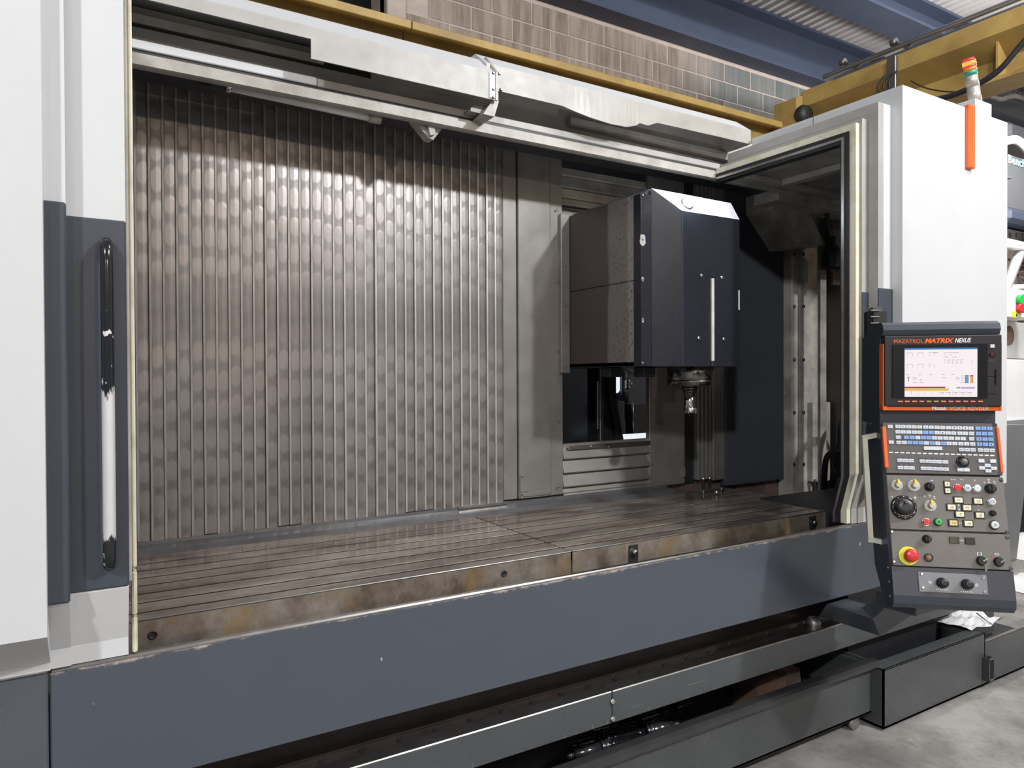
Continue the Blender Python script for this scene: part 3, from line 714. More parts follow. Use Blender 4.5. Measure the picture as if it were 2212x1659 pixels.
# cable coil and drag lead
cc = at(1836, 972, 1, 2.75)
g = thing('cable_coil', 'coil of thick black cable hanging on the inner right wall', 'cable', cc)
for k in range(4):
    pts = [cc+Vector(((.135+.02*k)*math.cos(t*math.pi/12), -.03*k+.02*math.sin(t), (.20+.012*k)*math.sin(t*math.pi/12))) for t in range(25)]
    B().tube(pts, .016, 8).build('cable_loop', M['rubber'], g)
B().tube(catmull([cc+Vector((-.19, -.08, .02)), at(1788, 985, 1, 2.7), at(1781, 1030, 1, 2.75), at(1779, 1090, 1, 2.85)], 8), .018, 8).build('hanging_lead', M['rubber'], g)
B().tube(catmull([cc+Vector((.02, -.1, -.23)), at(1812, 1022, 1, 2.7), at(1795, 1055, 1, 2.75), at(1786, 1092, 1, 2.85)], 8), .018, 8).build('hanging_lead', M['rubber'], g)
# hanging socket with cable
hc = at(1797, 560, 1, 2.8)
g = thing('hanging_plug', 'black connector plug hanging on a cable inside the right of the machine', 'plug', hc)
B().lathe([(.02, .14), (.022, .09), (.05, .06), (.062, .03), (.062, -.04), (.055, -.06)], hc, (0, 0, 1), 12).build('plug_body', M['black'], g)
bb = B(); 
for dx in (-.058, .058): bb.box(hc.x+dx-.008, hc.x+dx+.008, hc.y-.03, hc.y-.014, hc.z-.075, hc.z+.055, .003)
bb.box(hc.x-.066, hc.x+.066, hc.y-.03, hc.y-.014, hc.z-.078, hc.z-.062, .003); bb.box(hc.x-.066, hc.x+.066, hc.y-.03, hc.y-.014, hc.z+.042, hc.z+.056, .003); bb.build('plug_cage', M['black'], g)
B().tube(catmull([hc+Vector((0, 0, .13)), hc+Vector((-.02, .02, .25)), hc+Vector((.01, .03, .42))], 6), .014, 8).build('cable', M['rubber'], g)
B().box(hc.x-.03, hc.x+.03, hc.y+.06, hc.y+.08, .75, hc.z-.06).build('mount_bar', M['interior'], g)
# ------------------------------------------------------------------ milling head
HX0, HY0 = X(1225, YB, 797), None
def yon(px, py, xv): return at(px, py, 0, xv).y
HX0 = at(1225, 797, 1, YB).x; HYF = yon(1385, 791, HX0); HZ0 = at(1385, 791, 0, HX0).z
HZ1 = at(1225, 470, 1, YB).z
g = thing('milling_unit', 'large milling unit box, grimy beige side and dark slate front, over the table', 'machine head', (HX0, HYF, HZ0))
zsm = at(1225, 632, 1, YB).z
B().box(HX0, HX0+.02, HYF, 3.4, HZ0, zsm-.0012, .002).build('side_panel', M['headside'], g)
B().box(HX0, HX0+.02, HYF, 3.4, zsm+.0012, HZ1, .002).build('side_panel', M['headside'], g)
YF = HYF-.045
xk0, xk1, xk2 = X(1406, HYF, 600), X(1474, YF, 600), X(1597.5, YF, 600)
ztp = Z(1406, 407, HYF); zfl = Z(1500, 459, YF)
B().box(HX0-.002, xk0, HYF-.004, HYF+.05, HZ0, ztp-.03, .002).build('corner_strip', M['headnavy'], g)
# faceted front cover
fr = B()
fr.quad((xk0, HYF-.004, HZ0), (xk1, YF, HZ0), (xk1, YF, zfl), (xk0, HYF-.004, ztp))
fr.quad((xk1, YF, HZ0), (xk2, YF, HZ0), (xk2, YF, zfl), (xk1, YF, zfl))
fr.quad((xk2, YF, HZ0), (xk2, 3.2, HZ0), (xk2, 3.2, ztp), (xk2, HYF+.01, ztp)); fr._add([(xk2, YF, zfl), (xk2, YF, HZ0), (xk2, HYF+.01, ztp)], [(0, 1, 2)])
fr.build('front_cover', M['headnavy'], g)
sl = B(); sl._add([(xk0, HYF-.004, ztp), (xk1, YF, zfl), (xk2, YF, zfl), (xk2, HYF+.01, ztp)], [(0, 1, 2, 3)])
M['slope'] = paint('glossy_pale_slope', (.80, .83, .88), .18, c2=(.20, .25, .36), sc=9, amt=(.55, .8), bump=0)  # glare on the head's top is put into this pale, bluish colour
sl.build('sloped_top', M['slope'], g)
M['led'] = emis('led_lens', (.88, .94, 1), 9)
wl_ = at(1483, 441, 1, YF+.02); nl = Vector((0, -.85, .53))  # added glowing disc and light make the bright spot on the slope
B().lathe([(.034, -.004), (.034, .006), (.028, .007)], wl_, nl, 20).build('lamp_rim', M['chrome'], g)
B().lathe([(.027, .0), (.027, .010), (.018, .015), (.004, .017)], wl_, nl, 20).build('lamp_lens', M['led'], g)
lp = lamp(*(wl_+nl*.06), 5, (.85, .92, 1), .012); lp.name = 'work_lamp'
B().prism([(HX0+.022, HZ1-.002), (xk0, ztp), (xk2-.004, ztp), (xk2-.004, HZ1-.3), (HX0+.022, HZ1-.3)], 1, HYF+.012, 3.3).build('top_cover', M['navy'], g)
B().box(HX0, xk2, HYF, 3.4, HZ0, HZ0+.02).build('bottom_plate', M['void'], g)
B().box(xk1-.002, xk1+.002, YF-.002, YF, HZ0, zfl).build('fold_edge', M['navy'], g)
# bright guide strip with dark slot
q0 = at(1537, 602, 1, YF); q1 = at(1537, 780, 1, YF)
B().box(q0.x-.008, q0.x+.008, YF-.012, YF, q1.z, q0.z, .002).build('guide_strip', M['grip'], g)
B().box(q0.x+.0085, q0.x+.0105, YF-.006, YF, q1.z-.01, q0.z+.001).build('strip_edge', M['chrome'], g)
B().box(q0.x-.008, q0.x+.007, YF-.008, YF, HZ0, q1.z, .001).build('strip_slot', M['void'], g)
for px, py in ((1515, 596), (1559, 600), (1509, 731), (1563, 733)):
    B().lathe([(.010, 0), (.010, .004), (.006, .006)], at(px, py, 1, YF), (0, -1, 0), 10).build('screw', M['steel'], g)
for py in (422, 517, 603, 690, 784): bolt(at(1388, py, 1, HYF-.004), (0, -1, 0), g, .006)
for py, s in ((518, .024), (603, .010), (692, .010)):   # chipped patches beside the strip
    q = at(1386, py, 1, HYF-.004); vs = []
    for i in range(13): a = 2*math.pi*i/13; rr = s*random.uniform(.75, 1.1); vs.append((q.x+.006+rr*.8*math.cos(a), q.z+rr*1.2*math.sin(a)))
    B().prism(vs, 1, HYF-.0055, HYF-.0045).build('paint_chip', M['white_dirty'], g)
q = at(1596, 650, 1, YF); B().box(q.x-.004, q.x+.003, YF-.004, YF+.02, Z(1596, 670, YF), Z(1596, 627, YF), .001).build('edge_chip', M['whitebox'], g)
# wall flange left of the head
B().box(X(1213, YB-.03, 700), HX0-.001, YB-.03, YB-.005, Z(1216, 806, YB-.03), HZ1+.01, .003).build('wall_flange', M['cover'], g)
for py in (530, 575, 617, 660, 694, 734, 773, 792): bolt(at(1222, py, 1, YB-.032), (0, -1, 0), g, .005)
for i, (px, py) in enumerate(((1320, 800), (1392, 797))):
    q = at(px, py, 0, HX0+.1+.1*i); B().box(q.x-.03, q.x+.05, q.y-.03, q.y+.05, HZ0-.05, HZ0, .005).build('cable_clamp', M['void'], g)
qa = at(1348, 798, 0, HX0+.25)
for e in ((.06, .02, -.03), (.07, -.04, -.045)): B().tube(catmull([qa, qa+Vector((.03, 0, -.012)), qa+Vector(e)], 5), .004, 6).build('copper_wire', M['cardboard'], g)
# spindle nose and tool
SY = 2.66
sc_ = at(1491, 800, 1, SY); zs0 = Z(1491, 829, SY); rs = (X(1529, SY, 800)-X(1453, SY, 800))/2*.94
M['nose'] = paint('sooty_spindle_nose', (.30, .29, .275), .3, .8, c2=(.02, .02, .02), sc=22, amt=(.46, .62), bump=.2)
B().lathe([(rs, zs0+.012-HZ0-.02), (rs, .03)], (sc_.x, SY, HZ0), (0, 0, 1), 40).build('spindle_housing', M['nose'], g)
B().lathe([(rs*.98, zs0-HZ0), (rs*1.0, zs0-HZ0+.010), (rs*1.0, zs0-HZ0+.02)], (sc_.x, SY, HZ0), (0, 0, 1), 40).build('nose_ring', M['steel'], g)
tg = thing('milling_cutter', 'bright steel milling cutter held in the spindle above the table', 'cutting tool', (sc_.x, SY, zs0))
zc = lambda py: Z(1490, py, SY)
B().lathe([(.040, zs0-zs0-.001), (.040, zc(833)-zs0), (.036, zc(835)-zs0), (.042, zc(837)-zs0), (.042, zc(841)-zs0), (.03, zc(843)-zs0)][::-1], (sc_.x-.004, SY, zs0), (0, 0, 1), 28).build('tool_flange', M['darksteel'], tg)
B().lathe([(.028, zc(851)-zs0), (.034, zc(846)-zs0), (.034, zc(842)-zs0)], (sc_.x-.004, SY, zs0), (0, 0, 1), 24).build('tool_collar', M['darksteel'], tg)
B().lathe([(.022, zc(883)-zs0), (.028, zc(880)-zs0), (.0285, zc(849)-zs0)], (sc_.x-.004, SY, zs0), (0, 0, 1), 24).build('shank', M['chrome'], tg)
B().lathe([(.030, zc(892)-zs0), (.032, zc(889)-zs0), (.027, zc(880)-zs0), (.022, zc(876)-zs0)], (sc_.x-.004, SY, zs0), (0, 0, 1), 24).build('cutter_head', M['steel'], tg)
for i in range(4):
    a = i*math.pi/2+.5; cx, cy = sc_.x-.004+.027*math.cos(a), SY+.027*math.sin(a)
    B().box(cx-.007, cx+.007, cy-.007, cy+.007, zc(893), zc(881), .002).build('cutting_insert', M['dullsteel'], tg)
# ------------------------------------------------------------------ overhead rails and roof covers
YR = 2.72
def zL(py, Y): return Z(290, py, Y)      # heights read along the left end of the header
g = thing('header_rail', 'long grimy beige overhead rail with channels along the top of the opening', 'rail', (2, YR, 2.6))
XL0, XR0 = -.3, 4.3
B().prism([(YR, zL(137, YR)), (YR, zL(112, YR)), (YR+.045, zL(112, YR)), (YR+.045, zL(137, YR)), (YR+.035, zL(137, YR)-.004), (YR+.01, zL(137, YR)-.004)], 0, XL0, XR0).build('lower_rail', M['beige'], g)
B().box(XL0, XR0, YR+.004, YR+.2, zL(112, YR)-.02, zL(112, YR)+.012).build('gap_plate', M['void'], g)
xw = X(685, YR-.005, 170)
zw0, zw1 = zL(103, YR-.005), zL(83, YR-.005)
B().box(XL0, xw, YR-.005, YR+.02, zw0, zw1, .003).build('white_channel', M['white'], g)  # one channel: its lit length is painted white, its shaded length duller
B().box(xw+.003, X(1556, YR, 360), YR, YR+.02, zw0, zw1, .003).build('beige_channel', M['white_dirty'], g)
YK = 2.84
B().box(XL0, XR0, YK, YK+.02, zL(104, YK)-.03, zL(56, YK), .002).build('back_plate', M['grimeplate'], g)
B().box(XL0, X(798, YK-.03, 165), YK-.03, YK+.02, zL(57, YK), zL(49, YK), .001).build('slot_shadow_gap', M['void'], g)
B().box(X(802, YK, 170), XR0, YK, YK+.02, zL(56, YK)+.0005, 2.95, .002).build('back_plate', M['grimeplate'], g)
YU = 2.80
B().box(XL0, X(700, YU, 100), YU, YU+.02, zL(46, YU), zL(27, YU), .002).build('upper_strip', M['beige'], g)
B().box(XL0, XR0, YK+.04, YK+.06, zL(80, YK), 2.93).build('upper_void_plate', M['grimeplate'], g)
# interior ceiling strip behind the rail, keeps the roof light out
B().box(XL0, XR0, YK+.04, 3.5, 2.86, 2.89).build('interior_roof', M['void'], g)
# rail brackets
g = thing('rail_bracket', 'folded beige V-shaped bracket hanging under the overhead rail', 'bracket', at(930, 280, 1, YR+.06))
T_ = [at(*p, 1, YR+.05) for p in ((893, 258), (925, 297), (936, 302), (957, 275), (943, 262))]
B().loft(T_, [p+Vector((0, .05, 0)) for p in T_]).build('bracket_plate', M['beige'], g)
T2 = [at(*p, 1, YR+.03) for p in ((924, 268), (930, 292), (941, 290), (938, 268))]
B().loft(T2, [p+Vector((0, .04, 0)) for p in T2]).build('bracket_rib', M['white_dirty'], g)
# tube lamp
ya = YR+.07
pa, pb_ = at(492, 187, 1, ya), at(806, 255, 1, ya)
g = thing('tube_light', 'unlit tubular machine lamp clipped under the overhead rail', 'lamp', pa)
B().cyl(pa, pb_, .017, n=16).build('tube', M['glass'], g)
B().cyl(pa-Vector((.10, 0, 0)), pa, .014, .020, 14).build('end_cap', M['black'], g)
B().cyl(pa+Vector((-.006, 0, 0)), pa+Vector((.012, 0, 0)), .021, n=16).build('clip', M['chrome'], g)
B().cyl(pb_-Vector((.02, 0, 0)), pb_+Vector((.03, 0, 0)), .021, n=16).build('end_cap', M['beige'], g)
# sliding roof covers
def cover(label, x0, x1, Yf, z_lo, z_fold, z_top, back, notch=None, bulge=False):
    g = thing('roof_cover', label, 'cover', ((x0+x1)/2, Yf, z_lo))
    tp = B(); tp.loft([(x0, Yf, z_fold), (x0, Yf+back, z_top), (x0, 3.4, z_top+.02), (x0, 3.4, z_top), (x0, Yf+back, z_top-.02), (x0, Yf+.004, z_fold-.015)], [(x1, Yf, z_fold), (x1, Yf+back, z_top), (x1, 3.4, z_top+.02), (x1, 3.4, z_top), (x1, Yf+back, z_top-.02), (x1, Yf+.004, z_fold-.015)])
    tp.build('sloped_sheet', M['white'], g)
    return g
Yc1, Yc2 = 2.60, 2.64
zlo = Z(900, 178, Yc1); zf1 = Z(740, 74, Yc1)
def ztop_at(px, py, Yb): return Z(px, py, Yb)
x1e = X(1070, Yc1, 200); xn = X(672, Yc1, 110); zn = Z(672, 84, Yc1)
g = cover('left sliding roof cover, white top and stepped beige front, nearer the camera', -.3, x1e, Yc1, zlo, zf1, Z(740, 53, Yc1+.10), .10)
B().prism([(-.3, zn), (xn, zn), (xn, zlo), (x1e, zlo), (x1e, zf1), (-.3, zf1)], 1, Yc1, Yc1+.006).build('front_sheet', M['white_dirty'], g)
fl = B(); zt1 = Z(740, 53, Yc1+.10)
fl.prism([(Yc1+.008, zlo), (Yc1-.004, zlo), (Yc1-.004, zf1), (Yc1+.08, zt1+.01), (Yc1+.12, zt1+.01), (Yc1+.12, zt1-.02), (Yc1+.02, zf1-.01)], 0, x1e, x1e+.012)
fl.build('end_flange', M['beige'], g)
B().box(x1e-.03, x1e-.003, Yc1-.004, Yc1, zlo+.005, zf1-.005, .001).build('edge_strip', M['white'], g)
for py, px in ((160, 1078), (195, 1082), (212, 1074)): bolt(Vector((x1e-.012, Yc1-.005, Z(1070, py, Yc1))), (0, -1, 0), g, .006, 'darksteel')
T_ = [at(*p, 1, Yc1+.02) for p in ((1064, 217), (1044, 246), (1068, 252), (1078, 218))]
B().loft(T_, [p+Vector((0, .10, 0)) for p in T_]).build('guide_bracket', M['beige'], g)
T_ = [at(*p, 1, Yc1+.06) for p in ((1017, 233), (1017, 240), (1042, 246), (1044, 232), (1025, 228))]
B().loft(T_, [p+Vector((0, .10, 0)) for p in T_]).build('guide_block', M['interior'], g)
zlo2 = Z(1225, 231, Yc2); zf2 = Z(1240, 184, Yc2); x2e = X(1622, Yc2, 300)
g = cover('right sliding roof cover with dented lower edge, white top', x1e-.02, x2e, Yc2, zlo2, zf2, Z(1240, 172, Yc2+.10), .10)
fs = B(); top = []; bot = []
key = [(1076, 0), (1215, 0), (1232, -6), (1270, -16), (1310, -21), (1345, -19), (1370, -8), (1382, 2), (1400, 1), (1420, 12), (1560, 14), (1622, 14)]
x_lo = x1e-.02
pts = [(x_lo, zlo2)]
for i in range(len(key)-1):
    (pa_, da), (pb2, db) = key[i], key[i+1]
    for k in range(3):
        t = k/3; px = pa_+(pb2-pa_)*t; d = da+(db-da)*t; xx = X(px, Yc2, 240); pts.append((xx, zlo2+d*.0022))
pts.append((x2e, zlo2+14*.0022))
n = len(pts); vs = []
for (xx, zz_) in pts:
    bul = max(0, (zlo2-zz_))*.7; vs += [(xx, Yc2-bul, zz_), (xx, Yc2, zf2), (xx, Yc2+.006-bul, zz_), (xx, Yc2+.006, zf2)]
fcs = []
for i in range(n-1):
    a = 4*i; c = 4*(i+1); fcs += [(a, c, c+1, a+1), (a+2, a+3, c+3, c+2), (a, a+2, c+2, c)]
fs._add(vs, fcs); 
M['c2'] = paint('scraped_white_paint', (.37, .357, .33), .42, c2=(.28, .263, .238), sc=5)
fs.build('front_sheet', M['c2'], g)
for px, py in ((1078, 159), (1082, 194)): bolt(at(px, py, 1, Yc2-.001), (0, -1, 0), g, .007, 'darksteel')
a = [at(*p, 1, Yc2+.16) for p in ((1233, 252), (1600, 336), (1600, 352), (1233, 270))]
B().loft(a, [p+Vector((0, .035, 0)) for p in a]).build('stiffener_bar', M['beige'], g)
B().prism([(Yc2+.01, zlo2+.03), (Yc2+.09, Z(1240, 172, Yc2+.10)-.01), (3.3, Z(1240, 172, Yc2+.10)-.01), (3.3, zlo2+.03)], 0, x2e-.01, x2e).build('end_cheek', M['grimeplate'], g)
# ribs under the right roof
g = thing('inner_roof', 'dark inner roof plate with beige ribs at the top right of the opening', 'panel', (3.5, 2.3, 2.68))
B().box(xsl+.05, 4.4, Y2+.05, YR-.0, zd2-.052, zd2-.045).build('roof_plate', M['interior'], g)
for yy, w in ((2.60, .05),):
    B().box(xsl+.05, 4.4, yy, yy+w, zd2-.08, zd2-.052, .004).build('rib', M['beige'], g)
B().box(3.30, 3.36, Y2+.06, 2.6, zd2-.085, zd2-.052, .004).build('rib', M['beige'], g)
B().box(3.45, 4.3, YR+.02, YR+.2, 2.62, 2.72, .004).build('corner_bracket', M['beige'], g)
# ------------------------------------------------------------------ chip trays on the floor
YTr = 1.925
zr_ = Z(1600, 1533, YTr)
g = thing('chip_tray', 'long low grey chip tray on casters with rolled rim, holding tools', 'tray', (1.8, 2.2, .06))
xt0, xt1 = .55, X(1893, YTr, 1430)
B().box(xt0, xt1, YTr, YTr+.008, .062, .285, .002).build('front_wall', M['trayp'], g)
B().box(xt0, xt1, 2.75, 2.758, .062, .285).build('rear_wall', M['trayp'], g)
B().box(xt0, xt1, YTr, 2.75, .062, .072).build('tray_floor', M['void'], g)
B().box(xt1-.008, xt1, YTr, 2.75, .062, .285).build('end_wall', M['trayp'], g)
rm = B(); rm.prism([(YTr-.022, .268), (YTr-.026, .276), (YTr-.022, .290), (YTr-.008, .297), (YTr+.03, .297), (YTr+.036, .292), (YTr+.03, .288), (YTr-.004, .286), (YTr-.012, .278), (YTr-.014, .268)], 0, xt0, xt1+.004)
rm.build('rolled_rim', M['rim'], g)
def caster(x, y):
    w = B().cyl((x, y-.014, .030), (x, y+.014, .030), .030, n=20).build('caster_wheel', M['steel'], g)
    B().box(x-.022, x+.022, y-.02, y+.02, .05, .064, .003).build('caster_fork', M['steel'], g)
pc_ = at(1856, 1566, 2, .03); caster(pc_.x, max(YTr+.03, min(pc_.y, 1.97))); caster(.9, 1.97)
YK1 = 1.866
xk = X(1909, YK1, 1500); xst = X(2128, YK1, 1360)
ztk, zst = .278, Z(2135, 1385, YK1)
g = thing('coolant_tank', 'low dark grey coolant tank on the floor at right with a stepped rim', 'tank', (xk+.8, YK1, 0))
tw = B(); tw.prism([(xk, .012), (xk+1.9, .012), (xk+1.9, zst), (xst, zst), (xst, ztk), (xk, ztk)], 1, YK1, YK1+.008); tw.build('front_wall', M['trayp'], g)
B().box(xk, xk+.008, YK1, 2.75, .012, ztk).build('end_wall', M['trayp'], g)
B().box(xk, xst, YK1, YK1+.075, ztk-.008, ztk, .002).build('rim_ledge', M['trayp'], g)
B().box(xst-.008, xst, YK1, YK1+.30, .05, ztk).build('step_wall', M['trayp'], g)
B().box(xst, xk+1.9, YK1, YK1+.014, zst-.004, zst+.006, .002).build('rim_ledge', M['steel'], g)
B().box(xk, xk+1.9, YK1, 2.75, .012, .02).build('tank_floor', M['void'], g)
B().box(xst+.25, xst+.8, YK1+.33, YK1+.35, .03, zst+.04).build('inner_wall', M['trayp'], g)
B().box(xst+.2, xk+1.9, YK1+.42, YK1+.50, zst+.02, zst+.05, .004).build('rear_ledge', M['dullsteel'], g)
h0 = at(2125, 1468, 1, YK1); h1 = at(2125, 1418, 1, YK1)
B().box(h0.x-.016, h0.x-.008, YK1-.035, YK1, h0.z, h1.z, .002).build('handle_plate', M['darksteel'], g)
B().box(h0.x+.030, h0.x+.038, YK1-.035, YK1, h0.z, h1.z, .002).build('handle_plate', M['trayp'], g)
B().box(h0.x-.016, h0.x+.038, YK1-.035, YK1-.028, h1.z-.012, h1.z, .002).build('handle_bar', M['trayp'], g)
B().box(h0.x-.016, h0.x+.038, YK1-.035, YK1-.028, h0.z, h0.z+.012, .002).build('handle_bar', M['trayp'], g)
for i in range(5):
    p = at(1815+12*i, 1403+4*i, 2, .15); 
o = B()
for i in range(8): o.tube([Vector((2.55+.05*i, 2.02, .10+.005*i)), Vector((2.62+.05*i, 2.10, .135)), Vector((2.66+.05*i, 2.22, .12))], .02, 8)
o = o.build('corrugated_hose', M['rubber']); tag(o, 'black corrugated hose lying in the right end of the chip tray', 'hose')
# tool holders lying in the tray
def holder(label, a, c, z, r=.030):
    A = at(*a, 2, z); Cc = at(*c, 2, z); d = (Cc-A); L = d.length
    g = thing('tool_holder', label, 'tool holder', A, 0, 'tool holders in the chip tray')
    d.normalize()
    B().lathe([(.010, 0), (.012, .018), (.007, .022), (.012, .03)], A, d, 12).build('pull_stud', M['darksteel'], g)
    B().lathe([(r*.55, .03), (r*.98, .03+.30*L)], A, d, 18).build('taper', M['darksteel'], g)
    p = A+d*(.03+.30*L)
    B().lathe([(r*1.25, 0), (r*1.25, .010), (r*.95, .012), (r*.95, .018), (r*1.25, .02), (r*1.25, .03)], p, d, 20).build('flange', M['darksteel'], g)
    B().lathe([(r*.8, .03), (r*.75, .07), (r*.5, .085), (r*.48, max(.12, .70*L-.06))], p, d, 16).build('shank', M['gloss_black'], g)
holder('front tool holder in the chip tray, taper pointing left', (1226, 1634), (1398, 1588), .155)
holder('tool holder with slim shank lying second from the tray rim', (1234, 1612), (1388, 1580), .17, .026)
holder('tool holder with its taper pointing right in the chip tray', (1466, 1563), (1300, 1605), .15)
holder('tool holder pointing right, farther back beneath the skirt rail', (1443, 1537), (1300, 1580), .15, .027)
holder('tool holder half hidden under the skirt rail at left', (1333, 1566), (1230, 1590), .16, .024)
holder('short worn tool holder at the right end of the heap', (1497, 1518), (1430, 1540), .15, .022)
p = at(1640, 1487, 2, .16)
o = B().hexa([(p.x-.10, p.y-.07, .073), (p.x+.10, p.y-.09, .073), (p.x+.12, p.y+.08, .073), (p.x-.08, p.y+.09, .073), (p.x-.09, p.y-.06, .21), (p.x+.09, p.y-.08, .235), (p.x+.10, p.y+.07, .235), (p.x-.07, p.y+.08, .21)]).build('wooden_block', M['cardboard']); tag(o, 'brown wooden block lying in the chip tray', 'block')
p = at(1693, 1470, 2, .18)
o = B().hexa([(p.x-.06, p.y-.06, .073), (p.x+.06, p.y-.06, .073), (p.x+.06, p.y+.06, .073), (p.x-.06, p.y+.06, .073), (p.x-.05, p.y-.05, .25), (p.x+.06, p.y-.04, .24), (p.x+.06, p.y+.06, .24), (p.x-.05, p.y+.06, .25)]).build('grey_block', M['primer']); tag(o, 'dull grey-brown block beside the wooden one in the chip tray', 'block')
# ------------------------------------------------------------------ console arm
g = thing('console_arm', 'slate welded swivel arm carrying the control console', 'arm', at(1840, 1335, 2, .55))
zt_, zb_ = .60, .50
t4 = [at(*p, 2, zt_) for p in ((1787, 1305), (1885, 1337), (1908, 1316), (1827, 1293))]
b4 = [at(*p, 2, zb_) for p in ((1769, 1330), (1901, 1374))]
b4 += [Vector((t4[2].x+.02, t4[2].y+.02, zb_)), Vector((t4[3].x, t4[3].y+.03, zb_))]
B().hexa(b4+t4).build('lower_arm', M['slate'], g)
ta_, tb_ = t4[1], t4[2]; ba_ = b4[1]
u0, u1 = at(1938, 1300, 2, .70), at(1998, 1310, 2, .67)
bk = Vector((.10, .11, 0))
B().hexa([ba_, u1, u1+bk, ba_+bk, ta_, u0+Vector((.0, 0, .02)), u0+bk, ta_+bk]).build('gusset', M['slate'], g)
o_ = B(); o_.box(2.70, 2.86, 1.52, 1.68, .68, .74, .004); o_.build('swivel_plate', M['slate'], g)
# ------------------------------------------------------------------ control console
ANG = R(42); TLT = R(13)
P0 = CAMP+ray(2030, 800)*2.65
un = Vector((math.cos(ANG), -math.sin(ANG), 0)); nn = Vector((-math.sin(ANG), -math.cos(ANG), 0)); zz3 = Vector((0, 0, 1))
def pl(px, py, P, n): d = ray(px, py); return CAMP+d*((P-CAMP).dot(n)/d.dot(n))
class Pan:
    def __init__(s, P, u, v, n):
        s.P, s.u, s.v, s.n = P, u, v, n
        m_ = Matrix.Identity(4)
        for i in range(3): m_[i][0] = u[i]; m_[i][1] = v[i]; m_[i][2] = n[i]; m_[i][3] = P[i]
        s.T = m_
    def q(s, px, py, h=0):
        x = pl(px, py, s.P+s.n*h, s.n)-s.P; return x.dot(s.u), x.dot(s.v)
    def B(s): return B(s.T)
    def at(s, x, y, h=0, rot=0): return s.T @ Matrix.Translation((x, y, h)) @ Matrix.Rotation(rot, 4, 'Z')
UP = Pan(P0, un, zz3, nn)
hinge = pl(2030, 908, P0, nn)
n2 = nn*math.cos(TLT)+zz3*math.sin(TLT); v2 = zz3*math.cos(TLT)-nn*math.sin(TLT)
LO = Pan(hinge, un, v2, n2)
gc = thing('control_console', 'slate swivelling control console with lit screen, keys, dials and emergency stop', 'console', (P0.x, P0.y, .68), -ANG)
c6 = lambda x, y: (1840+.21704*x, 640+.21716*y)
c7 = lambda x, y: (1840+.22302*x, 950+.22302*y)
uL, uR = -.203, .192
# housing of the upper part (hood) and lower part
yt = UP.q(2030, 695)[1]; yl = UP.q(2030, 908)[1]
hd = UP.B(); DEP = .24
pr = [(yl-.02, -DEP), (yl-.02, -.012), (yt-.055, -.012), (yt-.05, .020), (yt-.03, .030), (yt-.010, .022), (yt, .0), (yt, -.10), (yt-.05, -DEP)]
def ext(pan, pr, x0, x1): 
    b = pan.B(); n = len(pr)
    b._add([(x0, a, c) for a, c in pr]+[(x1, a, c) for a, c in pr], [list(range(n)), [i+n for i in range(n)][::-1]]+[[i, i+n, (i+1) % n+n, (i+1) % n] for i in range(n)])
    return b
ext(UP, pr, uL, uR).build('upper_housing', M['console'], gc)
ybt = LO.q(2060, 1320)[1]; yb1 = LO.q(2050, 1226)[1]
pr2 = [(.005, -.02), (.005, -.20), (yb1, -.20), (ybt+.03, -.12), (ybt, -.06), (ybt+.002, -.025), (ybt+.018, -.004), (ybt+.045, .002), (yb1-.004, .002), (yb1, -.02)]
ext(LO, pr2, uL, uR).build('lower_housing', M['console'], gc)
for yy in (.04, .09, .14):
    b_ = LO.B(); b_.lathe([(.005, 0), (.003, .004)], (uL, yb1-yy+.03, -.035), (-1, 0, 0), 8); b_.build('screw', M['chrome'], gc)
# vents behind the housing on the left
for (pxa, pya, pyb, nv) in ((1884, 662, 735, 5), (1884, 952, 1040, 8)):
    pan = UP; x0, y1_ = pan.q(pxa-8, pya, -.20); _, y0_ = pan.q(pxa, pyb, -.20)
    bx_ = pan.B(); bx_.box(x0, x0+.075, y0_, y1_, -.28, -.20, .02); bx_.build('fan_cowl', M['black'], gc)
    vb = None
    for i in range(nv):
        yy = y0_+(y1_-y0_)*(i+.7)/(nv+.4); s_ = pan.B(); s_.box(x0+.006, x0+.040, yy-.003, yy+.003, -.205, -.192, .002); s_.build('vent_slat', M['dullsteel'], gc)
# grab handle
hb = B(); hpts = [UP.q(1905, 940, -.06), UP.q(1867, 945, -.06), UP.q(1880, 1165, -.0), UP.q(1912, 1170, -.0)]
w3 = lambda xy, h: UP.T @ Vector((xy[0], xy[1], h))
hh = [w3((uL, hpts[0][1]), -.06), w3(hpts[1], -.06), w3(hpts[2], .0), w3((uL, hpts[3][1]), .0)]
for i in range(3):
    a, c = hh[i], hh[i+1]; d = (c-a).normalized(); s_ = Vector(nn)*.010; t_ = d.cross(nn).normalized()*.009
    e = d*.009
    hb.hexa([a-e-s_-t_, a-e+s_-t_, a-e+s_+t_, a-e-s_+t_, c+e-s_-t_, c+e+s_-t_, c+e+s_+t_, c+e-s_+t_])
hb.build('grab_handle', M['grip'], gc)
